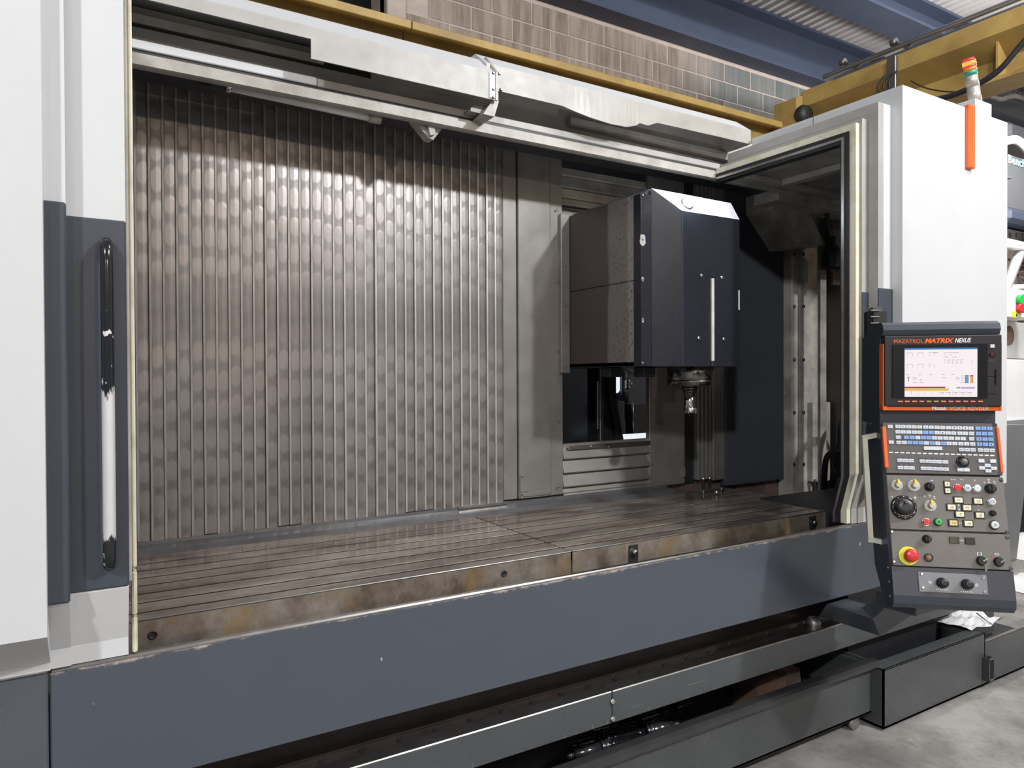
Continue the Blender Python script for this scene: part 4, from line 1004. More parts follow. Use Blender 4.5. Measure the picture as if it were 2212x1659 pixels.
# ---- screen unit
x0, y1_ = UP.q(*c6(300, 400)); x1, _ = UP.q(*c6(1458, 400)); _, y0_ = UP.q(*c6(700, 1092)); _, yo = UP.q(*c6(700, 1135))
HB = .028
su = UP.B(); su.box(x0, x1, y0_, y1_, -.02, HB, .003); bez = su.build('screen_bezel', M['black'], gc)
ob = UP.B(); _, yo1 = UP.q(*c6(300, 478))
ob.box(x0-.004, UP.q(*c6(330, 700))[0]+.002, yo, yo1, -.02, HB-.004, .002); ob.build('orange_side_bar', M['orange'], gc)
ob = UP.B(); ob.box(x1-.004, x1+.003, yo, yo1, -.02, HB-.006, .001); ob.build('orange_side_bar', M['orange'], gc)
ob = UP.B(); ob.box(x0-.004, x1+.003, yo, y0_-.0005, -.02, HB-.008, .002); obar = ob.build('orange_bottom_bar', M['orange'], gc)
q = lambda x, y: UP.q(*c6(x, y), HB)
fx0, fy1 = q(400, 478); fx1, fy0 = q(1350, 1015)
fb = UP.B(); fb.box(fx0, fx1, fy0, fy1, HB, HB+.003, .001); fb.build('screen_frame', M['gloss_black'], bez)
sx0, sy1 = q(523, 517); sx1, sy0 = q(1245, 1001)
sb = UP.B(); sb.box(sx0, sx1, sy0, sy1, HB+.002, HB+.0035); scr = sb.build('lit_display', M['screen'], bez)
def onscr(x0_, y0__, x1_, y1__, mt, nm='screen_bar', lift=.0002):
    # coordinates as fractions of the screen, y down
    b = UP.B(); Wd, Hd = sx1-sx0, sy1-sy0; zq = HB+.0035+lift
    b.quad((sx0+x0_*Wd, sy1-y1__*Hd, zq), (sx0+x1_*Wd, sy1-y1__*Hd, zq), (sx0+x1_*Wd, sy1-y0__*Hd, zq), (sx0+x0_*Wd, sy1-y0__*Hd, zq)); return b.build(nm, M[mt], bez)
fr_ = lambda x, y: ((x-523)/722, (y-517)/484)
def os6(x0_, y0__, x1_, y1__, mt, nm='screen_bar', lift=.0002):
    a = fr_(x0_, y0__); c = fr_(x1_, y1__); return onscr(*a, *c, mt, nm, lift)
os6(523, 517, 1245, 534, 's_blue', 'title_bar'); os6(523, 900, 930, 916, 's_red'); os6(523, 918, 965, 942, 's_yellow')
os6(1040, 904, 1077, 917, 's_green'); os6(1083, 904, 1220, 920, 's_violet')
for i in range(4): os6(1122, 788+20*i, 1160, 803+20*i, 's_blue', 'screen_cell')
os6(1172, 788, 1205, 802, 's_red', 'screen_cell'); os6(1172, 804, 1197, 864, 's_yellow', 'screen_cell'); os6(1198, 804, 1204, 864, 's_red', 'screen_cell')
ik = UP.B(); zq = HB+.0037
def inkbox(x0_, y0__, x1_, y1__):
    a = fr_(x0_, y0__); c = fr_(x1_, y1__); Wd, Hd = sx1-sx0, sy1-sy0
    ik.quad((sx0+a[0]*Wd, sy1-c[1]*Hd, zq), (sx0+c[0]*Wd, sy1-c[1]*Hd, zq), (sx0+c[0]*Wd, sy1-a[1]*Hd, zq), (sx0+a[0]*Wd, sy1-a[1]*Hd, zq))
for yb_ in (562, 676):
    for xb in (548, 655, 768):
        inkbox(xb, yb_, xb+(55 if xb < 768 else 22), yb_+3); inkbox(xb, yb_, xb+2, yb_+40); inkbox(xb+(56 if xb < 768 else 50), yb_+4, xb+(58 if xb < 768 else 52), yb_+36)
inkbox(800, 562, 855, 566); inkbox(915, 565, 1062, 568); inkbox(915, 585, 935, 588); inkbox(978, 585, 985, 592); inkbox(915, 608, 962, 611); inkbox(990, 608, 1045, 611)
for i in range(5): inkbox(915+42*i, 635, 940+42*i, 638); inkbox(955+42*i if i < 4 else 1190, 640, 957+42*i if i < 4 else 1192, 680); inkbox(915+42*i, 660, 932+42*i, 663)
for xb in (540, 662, 770, 895, 990): inkbox(xb, 778, xb+26, 781)
inkbox(548, 802, 576, 807); inkbox(559, 807, 566, 848)
for r_, xb in ((812, 605), (824, 605), (856, 605), (824, 675), (835, 675), (856, 672), (812, 895), (812, 1030), (824, 1030)): inkbox(xb, r_, xb+42 if xb != 675 else xb+16, r_+3)
for i in range(4): inkbox(1085, 794+20*i, 1110, 797+20*i)
for i in range(9): inkbox(588+69*i, 945, 590+69*i, 978)
for i in range(5): inkbox(876+68*i, 958, 918+68*i, 962); inkbox(890+68*i, 972, 912+68*i, 975)
ik.build('screen_print', M['s_ink'], bez)
for cx in (480, 550, 621, 693, 765, 837, 910, 983, 1055, 1130, 1203, 1278):
    a = q(cx-24, 1055); c = q(cx+26, 1040); kb_ = UP.B(); kb_.box(a[0], c[0], a[1], c[1], HB-.001, HB+.003, .001); kb_.build('soft_key', M['orange'], bez)
def lab(pan, parent, s, cx0, cy1, cx1, cy0, mat, h, cf=c6, **kw):
    a = pan.q(*cf(cx0, cy0), h); c = pan.q(*cf(cx1, cy1), h)
    T = pan.at(a[0], a[1], h); return text(parent, s, T, c[0]-a[0], c[1]-a[1], mat, **kw)
lab(UP, bez, 'MAZATROL', 420, 426, 712, 467, M['orange'], HB+.0004)
lab(UP, bez, 'MATRIX', 724, 416, 1018, 466, M['orange'], HB+.0004, shear=.28, bold=.045)
lab(UP, bez, 'NEXUS', 1026, 414, 1186, 462, M['legend'], HB+.0004, shear=.28, bold=.03)
lab(UP, obar, 'Mazak', 797, 1092, 948, 1130, M['legend'], HB-.0072, bold=.03)
lab(UP, obar, 'VOICE ADVISER', 972, 1096, 1365, 1134, M['grip'], HB-.0072)
a = q(1374, 514); c = q(1418, 480); kb_ = UP.B(); kb_.box(a[0], c[0], a[1], c[1], HB-.001, HB+.004, .001); kb_.build('power_key', M['key'], bez)
a = q(1372, 603); c = q(1416, 563); kb_ = UP.B(); kb_.box(a[0], c[0], a[1], c[1], HB-.001, HB+.004, .001); pk = kb_.build('power_key', M['gloss_black'], bez)
cxy = q(1393, 583); rb = UP.B(); rb.lathe([(.004, .0), (.0045, .0003), (.0032, .0004)], (cxy[0], cxy[1], HB+.004), (0, 0, 1), 14, cap=False); rb.build('key_ring', M['red'], bez)
for (y_a, y_b) in ((632, 800), (806, 968)):
    a = q(1345, y_b); c = q(1432, y_a); kb_ = UP.B(); kb_.box(a[0], c[0], a[1], c[1], HB-.001, HB+.003, .001); kb_.build('card_slot_door', M['black'], bez)
a = q(1418, 880); c = q(1436, 720); kb_ = UP.B(); kb_.box(a[0], c[0], a[1], c[1], HB, HB+.006, .002); kb_.build('slot_catch', M['gloss_black'], bez)
# ---- lower plates
def plate(name, y0p, y1p, mat, h=.006):
    y1_ = LO.q(2030, y1p)[1]; y0_ = LO.q(2040, y0p)[1]
    b = LO.B(); b.box(uL+.003, uR-.002, y0_, y1_, -.02, h, .002); return b.build(name, M[mat], gc)
kbp = plate('keyboard_panel', 1025, 914, 'keyboard')
mdp = plate('dial_panel', 1147, 1028.5, 'paneltan')
stp = plate('stop_panel', 1226, 1150, 'paneltan')
HP = .006
for sd in (0, 1):
    b = LO.B(); xx = uL-.001 if not sd else uR-.010
    b.box(xx, xx+(.013 if not sd else .010), LO.q(1910, 1011 if not sd else 1017)[1], LO.q(1910, 922)[1], -.004, HP+.006, .002); b.build('orange_side_bar', M['orange'], gc)
LQ6 = lambda x, y, h=HP: LO.q(*c6(x, y), h)
LQ7 = lambda x, y, h=HP: LO.q(*c7(x, y), h)
leg = LO.B(); ink = LO.B()
def addtext(acc, s, cx, cy, h_, z, maxw=None):
    if s not in tcache: tcache[s] = text(None, s, None, 1, 1, None)
    tb2 = tcache[s]; w_ = h_*(.75*len(s)) if maxw is None else maxw
    acc._add([((v.x-.5)*w_+cx, (v.y-.5)*h_+cy, z) for v in tb2.v], tb2.f)
tcache = {}
def key(cq, cx, cy, w=46, h=34, mt='key', s=None, par=None, hh=.004):
    x, y = cq(cx, cy, HP); k = .000382*1 if cq is LQ6 else .000393
    b = LO.B(); b.box(x-w*k/2, x+w*k/2, y-h*k/2, y+h*k/2, HP-.001, HP+hh, .0012); o = b.build('key', M[mt], par or kbp)
    if s: addtext(ink, s, x, y, h*k*(.42 if len(s) < 3 else .28), HP+hh+.0003, None if len(s) < 3 else w*k*.7)
    return o
key(LQ6, 380, 1297, s='?')
for x_, s_ in zip((455, 508, 563, 617, 672, 732, 788, 845, 900, 958, 1014, 1070, 1127, 1183), '! " # $ % & * ( ) / - , . ;'.split()): key(LQ6, x_, 1297+.0225*(x_-455), s=s_)
for x_, s_ in zip((1252, 1310, 1368), '789'): key(LQ6, x_, 1314+.0225*(x_-1252), mt='keyblue', s=s_)
for x_, s_ in zip((455, 508, 563, 620, 675, 732, 788, 845, 900, 955, 1010, 1072, 1127, 1188), ['TAB', 'Q', 'W', 'E', 'R', 'T', 'Y', 'U', 'I', 'O', 'P', '<', '>', 'DEL']): key(LQ6, x_, 1350+.0225*(x_-455), mt='keyblue' if s_ in 'TY' else 'key', s=s_)
for x_, s_ in zip((1258, 1316, 1376), '456'): key(LQ6, x_, 1368+.0225*(x_-1258), mt='keyblue', s=s_)
for x_, s_ in zip((460, 540, 597, 654, 710, 765, 820, 875, 932, 988, 1048, 1105, 1190), ['CTL', 'A', 'S', 'D', 'F', 'G', 'H', 'J', 'K', 'L', ':', '+', 'CAN']): key(LQ6, x_, 1403+.0225*(x_-460), mt='keyblue' if s_ in 'ASFG' else 'key', s=s_)
for x_, s_ in zip((1262, 1322, 1380), '123'): key(LQ6, x_, 1422+.0225*(x_-1262), mt='keyblue', s=s_)
key(LQ6, 390, 1453, s='?')
for x_, s_ in zip((465, 520, 575, 630, 685, 740, 797, 853, 910, 965, 1022, 1082, 1140, 1200), ['SHF', 'ALT', 'Z', 'X', 'C', 'V', 'B', 'N', 'M', '[', ']', '=', '@', 'INS']): key(LQ6, x_, 1455+.0225*(x_-465), mt='keyblue' if s_ in 'ZXCBM' else 'key', s=s_)
for x_, s_ in zip((1268, 1326, 1385), ['-', '0', '.']): key(LQ6, x_, 1474+.0225*(x_-1268), mt='keyblue', s=s_)
key(LQ6, 805, 1513, w=165, h=36)
for x_ in (1088, 1145, 1203, 1277, 1335, 1393): key(LQ6, x_, 1527+.0225*(x_-1088), s='...')
for i in range(19):
    x_, y_ = LQ6(390+56*i, 1553+1.7*i); leg.box(x_-.0065, x_+.0065, y_-.0022, y_+.0022, HP, HP+.0006)
for (xs, y_, dx) in (((463, 517, 572), 200, 4), ((680, 738, 793, 848, 905), 208, 0), ((468, 525, 580), 270, 0), ((690, 745, 800, 855, 910), 278, 0)):
    for i, x_ in enumerate(xs): key(LQ7, x_, y_+2*i, w=48, h=32, s='...'); a_ = LQ7(x_-18, y_+2*i-30); b_ = None; ink.box(a_[0]-.004, a_[0]+.004, a_[1]-.0015, a_[1]+.0015, HP, HP+.0008)
for x_, y_ in ((1048, 290), (1108, 292), (1252, 205), (1365, 208)): key(LQ7, x_, y_, w=52, h=34)
for x_, y_, s_ in ((1313, 250, '^'), (1258, 275, '<'), (1373, 278, '>'), (1320, 302, 'v')): key(LQ7, x_, y_, w=50, h=32, s=s_)
def knob(cq, cx, cy, prof, mt, nm, par, n=28, k=.000393):
    x, y = cq(cx, cy, HP); b = LO.B(); b.lathe([(r_*k, h_) for r_, h_ in prof], (x, y, HP), (0, 0, 1), n); return b.build(nm, M[mt], par), x, y
knob(LQ7, 1072, 213, [(55, 0), (55, .003), (46, .006), (40, .004)], 'gloss_black', 'jog_bezel', kbp)
knob(LQ7, 1076, 215, [(34, 0), (32, .012), (26, .018), (10, .020)], 'paneltan', 'jog_knob', kbp)
# dial panel
def pointer_knob(cx, cy, r):
    kn, x, y = knob(LQ7, cx, cy, [(r, 0), (r*.98, .003), (r*.86, .005)], 'knob', 'dial_skirt', mdp)
    b = LO.B(); b.lathe([(r*.000393*.48, .004), (r*.000393*.42, .022), (r*.000393*.36, .024)], (x, y, HP), (0, 0, 1), 24); b.build('dial_knob', M['knob'], mdp)
    b = LO.B(); b.box(x-.004, x+.004, y, y+r*.000393*.98, HP+.008, HP+.025, .002); b.build('pointer', M['amber'], mdp)
    for i in range(10):
        a = R(-60+i*28-40); rr = r*.000393*.8; 
        bx0 = LO.B(); bx0.T = LO.at(x+rr*math.cos(a), y+rr*math.sin(a), HP, a); 
        ink._add([Vector((x, y, 0))+Matrix.Rotation(a, 3, 'Z') @ Vector(p) for p in ((rr*.85, -.0006, HP+.0052), (rr*1.12, -.0006, HP+.0052), (rr*1.12, .0006, HP+.0052), (rr*.85, .0006, HP+.0052))], [(0, 1, 2, 3)])
for a in ((435, 440, 52), (598, 445, 56), (757, 640, 54)): pointer_knob(*a)
def black_knob(cx, cy, r, par, nm='rotary_switch'):
    kn, x, y = knob(LQ7, cx, cy, [(r, 0), (r, .004), (r*.85, .006), (r*.8, .020), (r*.6, .022)], 'black', nm, par)
    b = LO.B(); b.box(x-.003, x+.003, y-r*.0003, y+r*.0003, HP+.020, HP+.026, .001); b.build('grip_bar', M['black'], par)
black_knob(748, 455, 42, mdp); black_knob(1338, 473, 46, mdp)
dk, dx_, dy_ = knob(LQ7, 500, 655, [(112, 0), (112, .006), (104, .010), (88, .011), (84, .009)], 'gloss_black', 'hand_wheel', mdp, 48)
b = LO.B(); b.lathe([(.030, .008), (.029, .024), (.027, .027), (.010, .0275)], (dx_, dy_, HP), (0, 0, 1), 40); b.build('wheel_hub', M['black'], mdp)
b = LO.B(); b.lathe([(.005, .027), (.005, .034), (.003, .036)], (dx_-.002, dy_+.016, HP), (0, 0, 1), 12); b.build('wheel_crank', M['gloss_black'], mdp)
for i in range(12):
    a = 2*math.pi*i/12; b_ = (dx_+.0385*math.cos(a), dy_+.0385*math.sin(a)); leg.box(b_[0]-.0012, b_[0]+.0012, b_[1]-.0012, b_[1]+.0012, HP+.010, HP+.0125)
def push(cx, cy, r, mt, par, ring='chrome', s=None):
    o, x, y = knob(LQ7, cx, cy, [(r*1.15, 0), (r*1.15, .004), (r, .005)], ring, 'button_ring', par, 24)
    b = LO.B(); b.lathe([(r*.000393*.95, .003), (r*.000393*.92, .010), (r*.000393*.7, .011)], (x, y, HP), (0, 0, 1), 24); b.build('push_button', M[mt], par)
    if s: addtext(ink, s, x, y, r*.000393*.7, HP+.0114)
push(1017, 466, 33, 'red', mdp, s='X'); push(1112, 470, 33, 'key', mdp, s='][' ); push(1207, 473, 33, 'key', mdp)
push(1350, 601, 33, 'key', mdp, s='CS'); push(1377, 826, 36, 'key', mdp, 'black', s='o'); push(715, 795, 33, 'red', mdp, s='0'); push(833, 796, 32, 'green', mdp, 'black', s='I')
knob(LQ7, 1360, 711, [(28, 0), (26, .010), (18, .014)], 'gloss_black', 'small_knob', mdp)
def fkey(cx, cy, s, mt='keycream', w=74, h=54, par=None):
    x, y = LQ7(cx, cy); k = .000393; b = LO.B(); b.box(x-w*k*.6, x+w*k*.6, y-h*k*.62, y+h*k*.62, HP-.001, HP+.003, .001); b.build('key_frame', M['black'], par or mdp)
    b = LO.B(); b.box(x-w*k*.45, x+w*k*.45, y-h*k*.43, y+h*k*.43, HP+.002, HP+.006, .001); b.build('key', M[mt], par or mdp)
    if s: addtext(ink, s, x, y, h*k*.42, HP+.0063)
for a in ((920, 430, '^', 'keycream', 48, 50), (925, 494, 'v', 'keycream', 48, 50), (1030, 585, '+Y'), (962, 653, '-X'), (1112, 659, '+X'), (1043, 722, '-Y'), (1218, 596, '+Z'), (1237, 731, '-Z'), (980, 806, '+4', 'keytan'), (1125, 811, '-4')): fkey(*a)
for s_, cx, cy, hpx in (('-', 390, 552, 12), ('+', 612, 560, 34), ('^', 1035, 632, 24), ('v', 1040, 675, 24), ('^', 1222, 634, 18), ('o', 1228, 678, 14), ('o', 1330, 417, 26), ('~', 705, 547, 16), ('Y', 755, 545, 30), ('=', 800, 560, 20), ('- -', 1050, 808, 10), ('~~', 775, 394, 14), ('- - -', 980, 385, 10), ('- -', 1065, 385, 10), ('-', 1190, 392, 10), ('~', 1285, 412, 14), ('=', 1382, 412, 20), ('__', 1325, 388, 10)):
    x_, y_ = LQ7(cx, cy); addtext(leg, s_, x_, y_, hpx*.000393, HP+.0006)
# stop panel
black_knob(723, 960, 38, stp, 'selector_knob')
for cx, cy in ((992, 972), (1143, 980)):
    x, y = LQ7(cx, cy); b = LO.B(); b.box(x-.016, x+.016, y-.0115, y+.0115, HP-.001, HP+.004, .001); b.build('blank_key', M['gloss_black'], stp)
x, y = LQ7(1066, 976); addtext(leg, '-o-', x, y, .006, HP+.0006, .018)
knob(LQ7, 547, 1124, [(84, 0), (84, .002), (80, .003)], 'yellow', 'stop_collar', stp, 36)
knob(LQ7, 558, 1120, [(34, .002), (34, .010), (56, .012), (60, .018), (56, .028), (40, .032), (10, .033)], 'red', 'emergency_stop', stp, 36)
knob(LQ7, 742, 1140, [(38, 0), (38, .004), (30, .006), (30, .003)], 'black', 'lamp_ring', stp); knob(LQ7, 742, 1140, [(27, 0), (25, .005), (12, .007)], 'cardboard', 'amber_lamp', stp)
for cx, cy in ((1252, 1172), (1420, 1182)):
    o, x, y = knob(LQ7, cx, cy, [(42, 0), (42, .006), (34, .010), (34, .014)], 'black', 'key_switch', stp)
    b = LO.B(); b.T = LO.at(x, y, HP, .6); b.box(-.003, .018, -.0025, .0025, .012, .024, .001); b.build('key_bow', M['chrome'], stp)
x, y = LQ7(1280, 1215); b = LO.B(); b.box(x-.004, x+.004, y-.022, y+.01, HP+.012, HP+.0135, .0005); b.build('hanging_key', M['dullsteel'], stp)
for s_, cx, cy in (('[]', 1236, 1105), ('<>', 1405, 1108)): x, y = LQ7(cx, cy); addtext(leg, s_, x, y, .010, HP+.0006)
for (cx, cy, mt) in ((1287, 1122, 'green'), (1457, 1132, 'green'), (1358, 1128, 'red')): x, y = LQ7(cx, cy); b = LO.B(); b.box(x-.0012, x+.0012, y-.005, y+.005, HP, HP+.0006); b.build('mark', M[mt], stp)
for (par, L) in ((stp, ((388, 890), (410, 1180), (1505, 945), (1543, 1245))), (mdp, ((1448, 390), (1505, 890))), (kbp, ((1415, 85), (1438, 332)))):
    for cx, cy in L:
        if (cx, cy) == (1415, 85): x, y = LQ6(1420, 1277)
        else: x, y = LQ7(cx, cy)
        b = LO.B(); b.lathe([(.0065, 0), (.0065, .0015), (.004, .003)], (x, y, HP), (0, 0, 1), 10); b.build('screw', M['darksteel'], par)
# bottom plate with two knobs
cs = [LQ7(x_, y_, .003) for x_, y_ in ((650, 1468), (1325, 1505), (1300, 1312), (640, 1275))]
b = LO.B(); xa_, xb_ = (cs[0][0]+cs[3][0])/2, (cs[1][0]+cs[2][0])/2; ya_, yb_ = (cs[0][1]+cs[1][1])/2, (cs[2][1]+cs[3][1])/2
M['greyplate'] = paint('grey_label_plate', (.20, .215, .24), .35, .3, bump=0)
b.box(xa_, xb_, ya_, yb_, .001, .005, .001); bp = b.build('knob_plate', M['greyplate'], gc)
for cx, cy in ((870, 1385), (1110, 1400)): knob(LQ7, cx, cy, [(46, -.001), (46, .006), (40, .008), (36, .014), (40, .022), (36, .028), (18, .030)], 'black', 'override_knob', bp)
for cx, cy in ((677, 1300), (1275, 1340), (690, 1432), (1290, 1475)): x, y = LQ7(cx, cy, .005); b = LO.B(); b.lathe([(.006, .004), (.006, .007), (.003, .008)], (x, y, 0), (0, 0, 1), 10); b.build('screw', M['chrome'], bp)
for cx, cy in ((757, 1380), (1210, 1408)): x, y = LQ7(cx, cy, .005); addtext(leg, '*', x, y, .012, .0056, .012)
for cx, cy in ((870, 1450), (1112, 1472)): x, y = LQ7(cx, cy, .005); addtext(leg, '......', x, y, .004, .0056, .036)
leg.build('panel_legends', M['legend'], gc); ink.build('key_legends', M['ink'], gc)
# ------------------------------------------------------------------ signal tower on the cabinet roof
tb0 = at(2107, 222, 1, 1.86); tt0 = at(2092, 126, 1, 1.86)
g = thing('signal_tower', 'signal lamp tower with lit red top, amber and green bands on the right cabinet', 'signal lamp', tb0)
d = (tt0-tb0); Lg = d.length; rr = .0285
def seg(a, c, mt, nm, r=rr, r1=None): B().lathe([(r, a*Lg), (r if r1 is None else r1, c*Lg)], tb0, d, 22).build(nm, M[mt], g)
M['foil'] = paint('silvery_tube', (.46, .45, .41), .32, .3, c2=(.38, .36, .31), sc=20, bump=0)
seg(-.06, .36, 'foil', 'base_tube'); seg(.36, .62, 'foil', 'clear_section', rr*.97)
M['glassg'] = paint('green_lens', (.03, .28, .20), .2, bump=0); M['glassa'] = paint('amber_lens', (.85, .25, .03), .2, bump=0)
seg(.62, .72, 'glassg', 'green_lens'); seg(.72, .80, 'glassa', 'amber_lens'); seg(.80, .84, 'lampred', 'red_lens', rr*1.04); seg(.84, .93, 'lampamber', 'lit_core', rr*1.05); seg(.93, 1.0, 'lampred', 'red_lens', rr*1.04, rr*.8)
# ------------------------------------------------------------------ what shows beyond the right cabinet
def rbox(name, label, cat, px0, py0, px1, py1, Y, dep, mt, parts=()):
    p0_ = at(px0, py0, 1, Y); p1_ = at(px1, py1, 1, Y)
    g = thing(name, label, cat, ((p0_.x+p1_.x)/2, Y, p1_.z))
    B().box(p0_.x, p1_.x, Y, Y+dep, p1_.z, p0_.z, .008).build('body', M[mt], g)
    return g
YB3 = 3.6
M['signgrey'] = paint('dark_grey_machine', (.10, .105, .115), .35, bump=0)
g = rbox('bench_machine', 'dark grey machine head lettered Bench at the right edge', 'machine', 2170, 330, 2300, 478, YB3, .6, 'signgrey')
p = at(2177, 356, 1, YB3-.004); q_ = at(2216, 334, 1, YB3-.004)
M['teal'] = paint('teal_print', (.02, .20, .22), .5, bump=0)
Tm = Matrix.Translation(at(2177, 352, 1, YB3-.003)) @ Matrix.Rotation(R(90), 4, 'X')
wl = (at(2214, 352, 1, YB3).x-at(2177, 352, 1, YB3).x)
text(g, 'Bench', Tm, wl, wl*.24, M['teal'], 'lettering', bold=.11, ext=.002); text(g, 'Bench', Tm, wl, wl*.24, M['whitebox'], 'lettering', bold=.015, ext=.004)
o = B().tube(catmull([at(2168, 306, 1, YB3), at(2190, 302, 1, YB3), at(2206, 310, 1, YB3), at(2225, 330, 1, YB3)], 6), .045, 10).build('white_rim', M['whitebox'], g)
B().box(at(2170, 478, 1, YB3).x, at(2300, 478, 1, YB3).x, YB3-.05, YB3+.5, Z(2190, 484, YB3), Z(2190, 452, YB3), .04).build('lower_roll', M['beam'], g)
g = rbox('steel_shelf', 'pale steel shelf end with hatched marks under the dark machine head', 'shelf', 2172, 492, 2300, 522, YB3+.1, .3, 'galv')
for i in range(3):
    p = at(2182+14*i, 515, 1, YB3+.09); B().box(p.x, p.x+.03, YB3+.09, YB3+.1, p.z, p.z+.06).build('mark', M['black'], g)
g = thing('white_stand', 'white triangular stand behind the right cabinet', 'stand', at(2190, 600, 1, YB3))
for (a, c, w_) in (((2165, 525), (2262, 546), .06), ((2205, 540), (2172, 625), .05), ((2168, 622), (2262, 618), .04), ((2250, 546), (2250, 696), .05)):
    pa = at(*a, 1, YB3); pc = at(*c, 1, YB3); B().tube([pa, pc], w_, 4).build('frame_bar', M['whitebox'], g)
o = B(); random.seed(3)
for i in range(26):
    pa = at(2176+random.uniform(0, 36), 560+random.uniform(0, 40), 1, YB3+.15); o.tube([pa, pa+Vector((random.uniform(.1, .35), random.uniform(-.05, .05), random.uniform(-.12, .12)))], .012, 5)
o = o.build('swarf_heap', M['primer']); o['kind'] = 'stuff'; tag(o, 'heap of reddish metal offcuts behind the white frame', 'scrap')
g = rbox('switch_box', 'white switch box with green and red buttons at the right edge', 'control box', 2172, 622, 2240, 690, YB3-.2, .2, 'whitebox')
for py, mt in ((648, 'green'), (666, 'red')):
    p = at(2200, py, 1, YB3-.2); B().lathe([(.05, 0), (.05, .05), (.04, .06)], p, (-.5, -1, 0), 16).build('push_button', M[mt], g)
p = at(2186, 685, 1, YB3-.205); B().box(p.x, p.x+.13, YB3-.207, YB3-.2, p.z, p.z+.055).build('warning_sticker', M['yellow'], g)
p = at(2196, 681, 1, YB3-.208); B().lathe([(.02, 0), (.018, .002)], p, (0, -1, 0), 3).build('warning_mark', M['black'], g)
g = rbox('white_machine', 'white machine casing behind the console at the right edge', 'machine', 2168, 694, 2300, 777, YB3+.05, .19, 'white')
p = at(2176, 725, 1, YB3+.04); B().lathe([(.10, 0), (.10, .02), (.02, .03)], p, (0, -1, 0), 20).build('round_cover', M['cardboard'], g)
g = rbox('storage_bench', 'bright white bench cabinet beyond the console', 'cabinet', 2168, 776, 2300, 908, YB3-.2, .5, 'whitebox')
B().box(at(2168, 915, 1, YB3-.25).x, at(2300, 915, 1, YB3-.25).x, YB3-.25, YB3+.3, Z(2190, 920, YB3-.25), Z(2190, 908, YB3-.25), .004).build('worktop', M['galv'], g)
bx0, bx1 = at(2168, 908, 1, YB3-.2).x, at(2300, 908, 1, YB3-.2).x
B().box(bx0+.05, bx1-.05, YB3-.15, YB3+.25, 0, Z(2190, 912, YB3-.2), .01).build('bench_base', M['signgrey'], g)
zb4 = Z(2190, 776, YB3-.2)
g = thing('machine_stand', 'grey support column carrying the bench machine, just past the right edge', 'column', (at(2262, 500, 1, 3.9).x, 3.95, 0))
cx0, cx1 = at(2240, 500, 1, 3.9).x, at(2285, 500, 1, 3.9).x
B().box(cx0, cx1, 3.85, 4.1, .02, Z(2190, 340, YB3), .01).build('column_post', M['signgrey'], g)
B().box(cx0-.1, cx1+.1, 3.75, 4.2, 0, .02, .004).build('base_plate', M['signgrey'], g)
# leaning grey sheet-metal guard next to the console
Yg = 3.0
pts_ = [at(*p, 1, Yg) for p in ((2160, 918), (2225, 918), (2225, 960), (2196, 1185), (2160, 1185))]
for k_ in (3, 4): pts_[k_] = Vector((pts_[k_].x, pts_[k_].y, .005))
M['guard'] = paint('grey_guard', (.14, .148, .155), .35, bump=0)
o = B().loft(pts_, [p+Vector((.02, .25, 0)) for p in pts_]).build('guard_panel', M['guard']); tag(o, 'grey tapered sheet-metal guard just right of the console', 'panel')
p = at(2222, 1100, 1, 3.2)
g = thing('black_drum', 'black rounded rubber item standing beside the grey guard', 'drum', (p.x, 3.2, .55))
B().lathe([(.10, -.25), (.17, -.2), (.18, 0), (.16, .3), (.10, .36)], (p.x+.05, 3.2, p.z), (0, 0, 1), 20).build('drum_body', M['rubber'], g)
B().lathe([(.02, -.62), (.06, -.58), (.06, -.25)], (p.x+.05, 3.2, p.z), (0, 0, 1), 12).build('foot', M['rubber'], g)
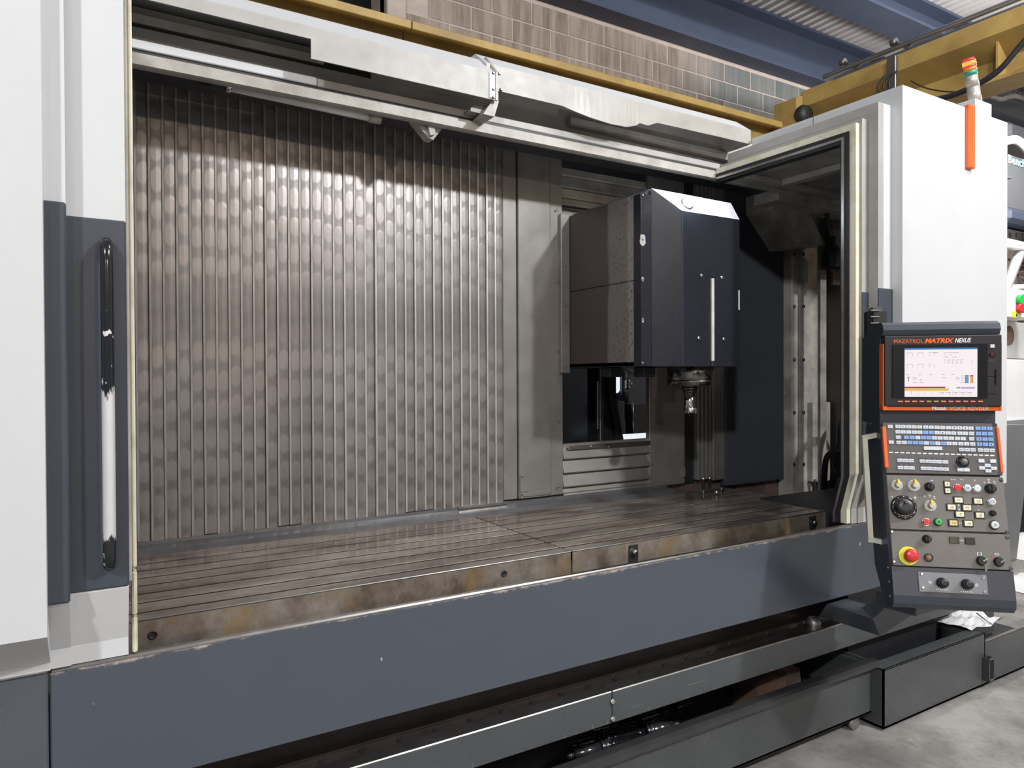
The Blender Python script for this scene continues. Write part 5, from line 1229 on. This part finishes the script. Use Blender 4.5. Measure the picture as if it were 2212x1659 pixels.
# dark hoist machinery above the white machine
p = at(2190, 240, 1, 4.2)
g = thing('hoist_unit', 'dark hoist machinery under the crane girder at the right edge', 'hoist', p)
B().box(p.x-.75, p.x+1.4, 4.2, 4.7, Z(2190, 262, 4.2), Z(2190, 190, 4.2), .05).build('hoist_body', M['void'], g)
B().box(p.x-.3, p.x+1.2, 4.1, 4.6, Z(2190, 300, 4.1), Z(2190, 262, 4.1), .04).build('hoist_drum', M['signgrey'], g)
for dx in (.85, 1.25): B().cyl((p.x+dx, 4.45, Z(2190, 190, 4.2)-.02), (p.x+dx, 4.45, 5.56), .02, n=8).build('hanger_rod', M['dullsteel'], g)
B().tube(catmull([at(2130, 205, 1, 4.1), at(2160, 215, 1, 4.05), at(2190, 208, 1, 4.05), at(2225, 220, 1, 4.1)], 5), .03, 8).build('hoist_pipe', M['dullsteel'], g)
# rags on the floor
def rag(label, px, py, s, seed):
    random.seed(seed); c = at(px, py, 2, 0); N = 9; vs = []; fs_ = []
    for i in range(N):
        for j in range(N):
            u_, v_ = i/(N-1)-.5, j/(N-1)-.5; e = max(0, 1-4*(u_*u_+v_*v_))
            vs.append((c.x+u_*s*2+random.uniform(-.03, .03)*s, c.y+v_*s*1.6+random.uniform(-.03, .03)*s, .004+e*s*.55*random.uniform(.35, 1)))
    for i in range(N-1):
        for j in range(N-1): fs_.append((i*N+j, (i+1)*N+j, (i+1)*N+j+1, i*N+j+1))
    b = B(); b._add(vs, fs_, True); o = b.build('rag', M['rag']); tag(o, label, 'rag', 'rags on the floor')
rag('crumpled white rag on the floor, farther one right of the console', 2200, 1190, .35, 1)
rag('crumpled white rag on the floor nearer the console', 2196, 1262, .22, 2)
p = at(2092, 1332, 2, .30)
g = thing('paper_sheet', 'white crumpled paper lying on the tank rim below the console', 'paper', p)
b = B(); N = 8; random.seed(5)
vs = [(p.x+(i/(N-1)-.5)*.34, p.y+(j/(N-1)-.5)*.20, .283+.018*math.sin(i*1.3+j)*(.3+i/N)+random.uniform(0, .008)) for i in range(N) for j in range(N)]
b._add(vs, [(i*N+j, (i+1)*N+j, (i+1)*N+j+1, i*N+j+1) for i in range(N-1) for j in range(N-1)]); b.build('sheet', M['rag'], g)
o = B().tube(catmull([at(2110, 1325, 2, .31), at(2130, 1340, 2, .30), at(2148, 1352, 2, .27)], 5), .003, 6).build('loose_wire', M['dullsteel']); tag(o, 'thin loose wire hanging over the tank step below the console', 'wire')
bpy.context.view_layer.update()
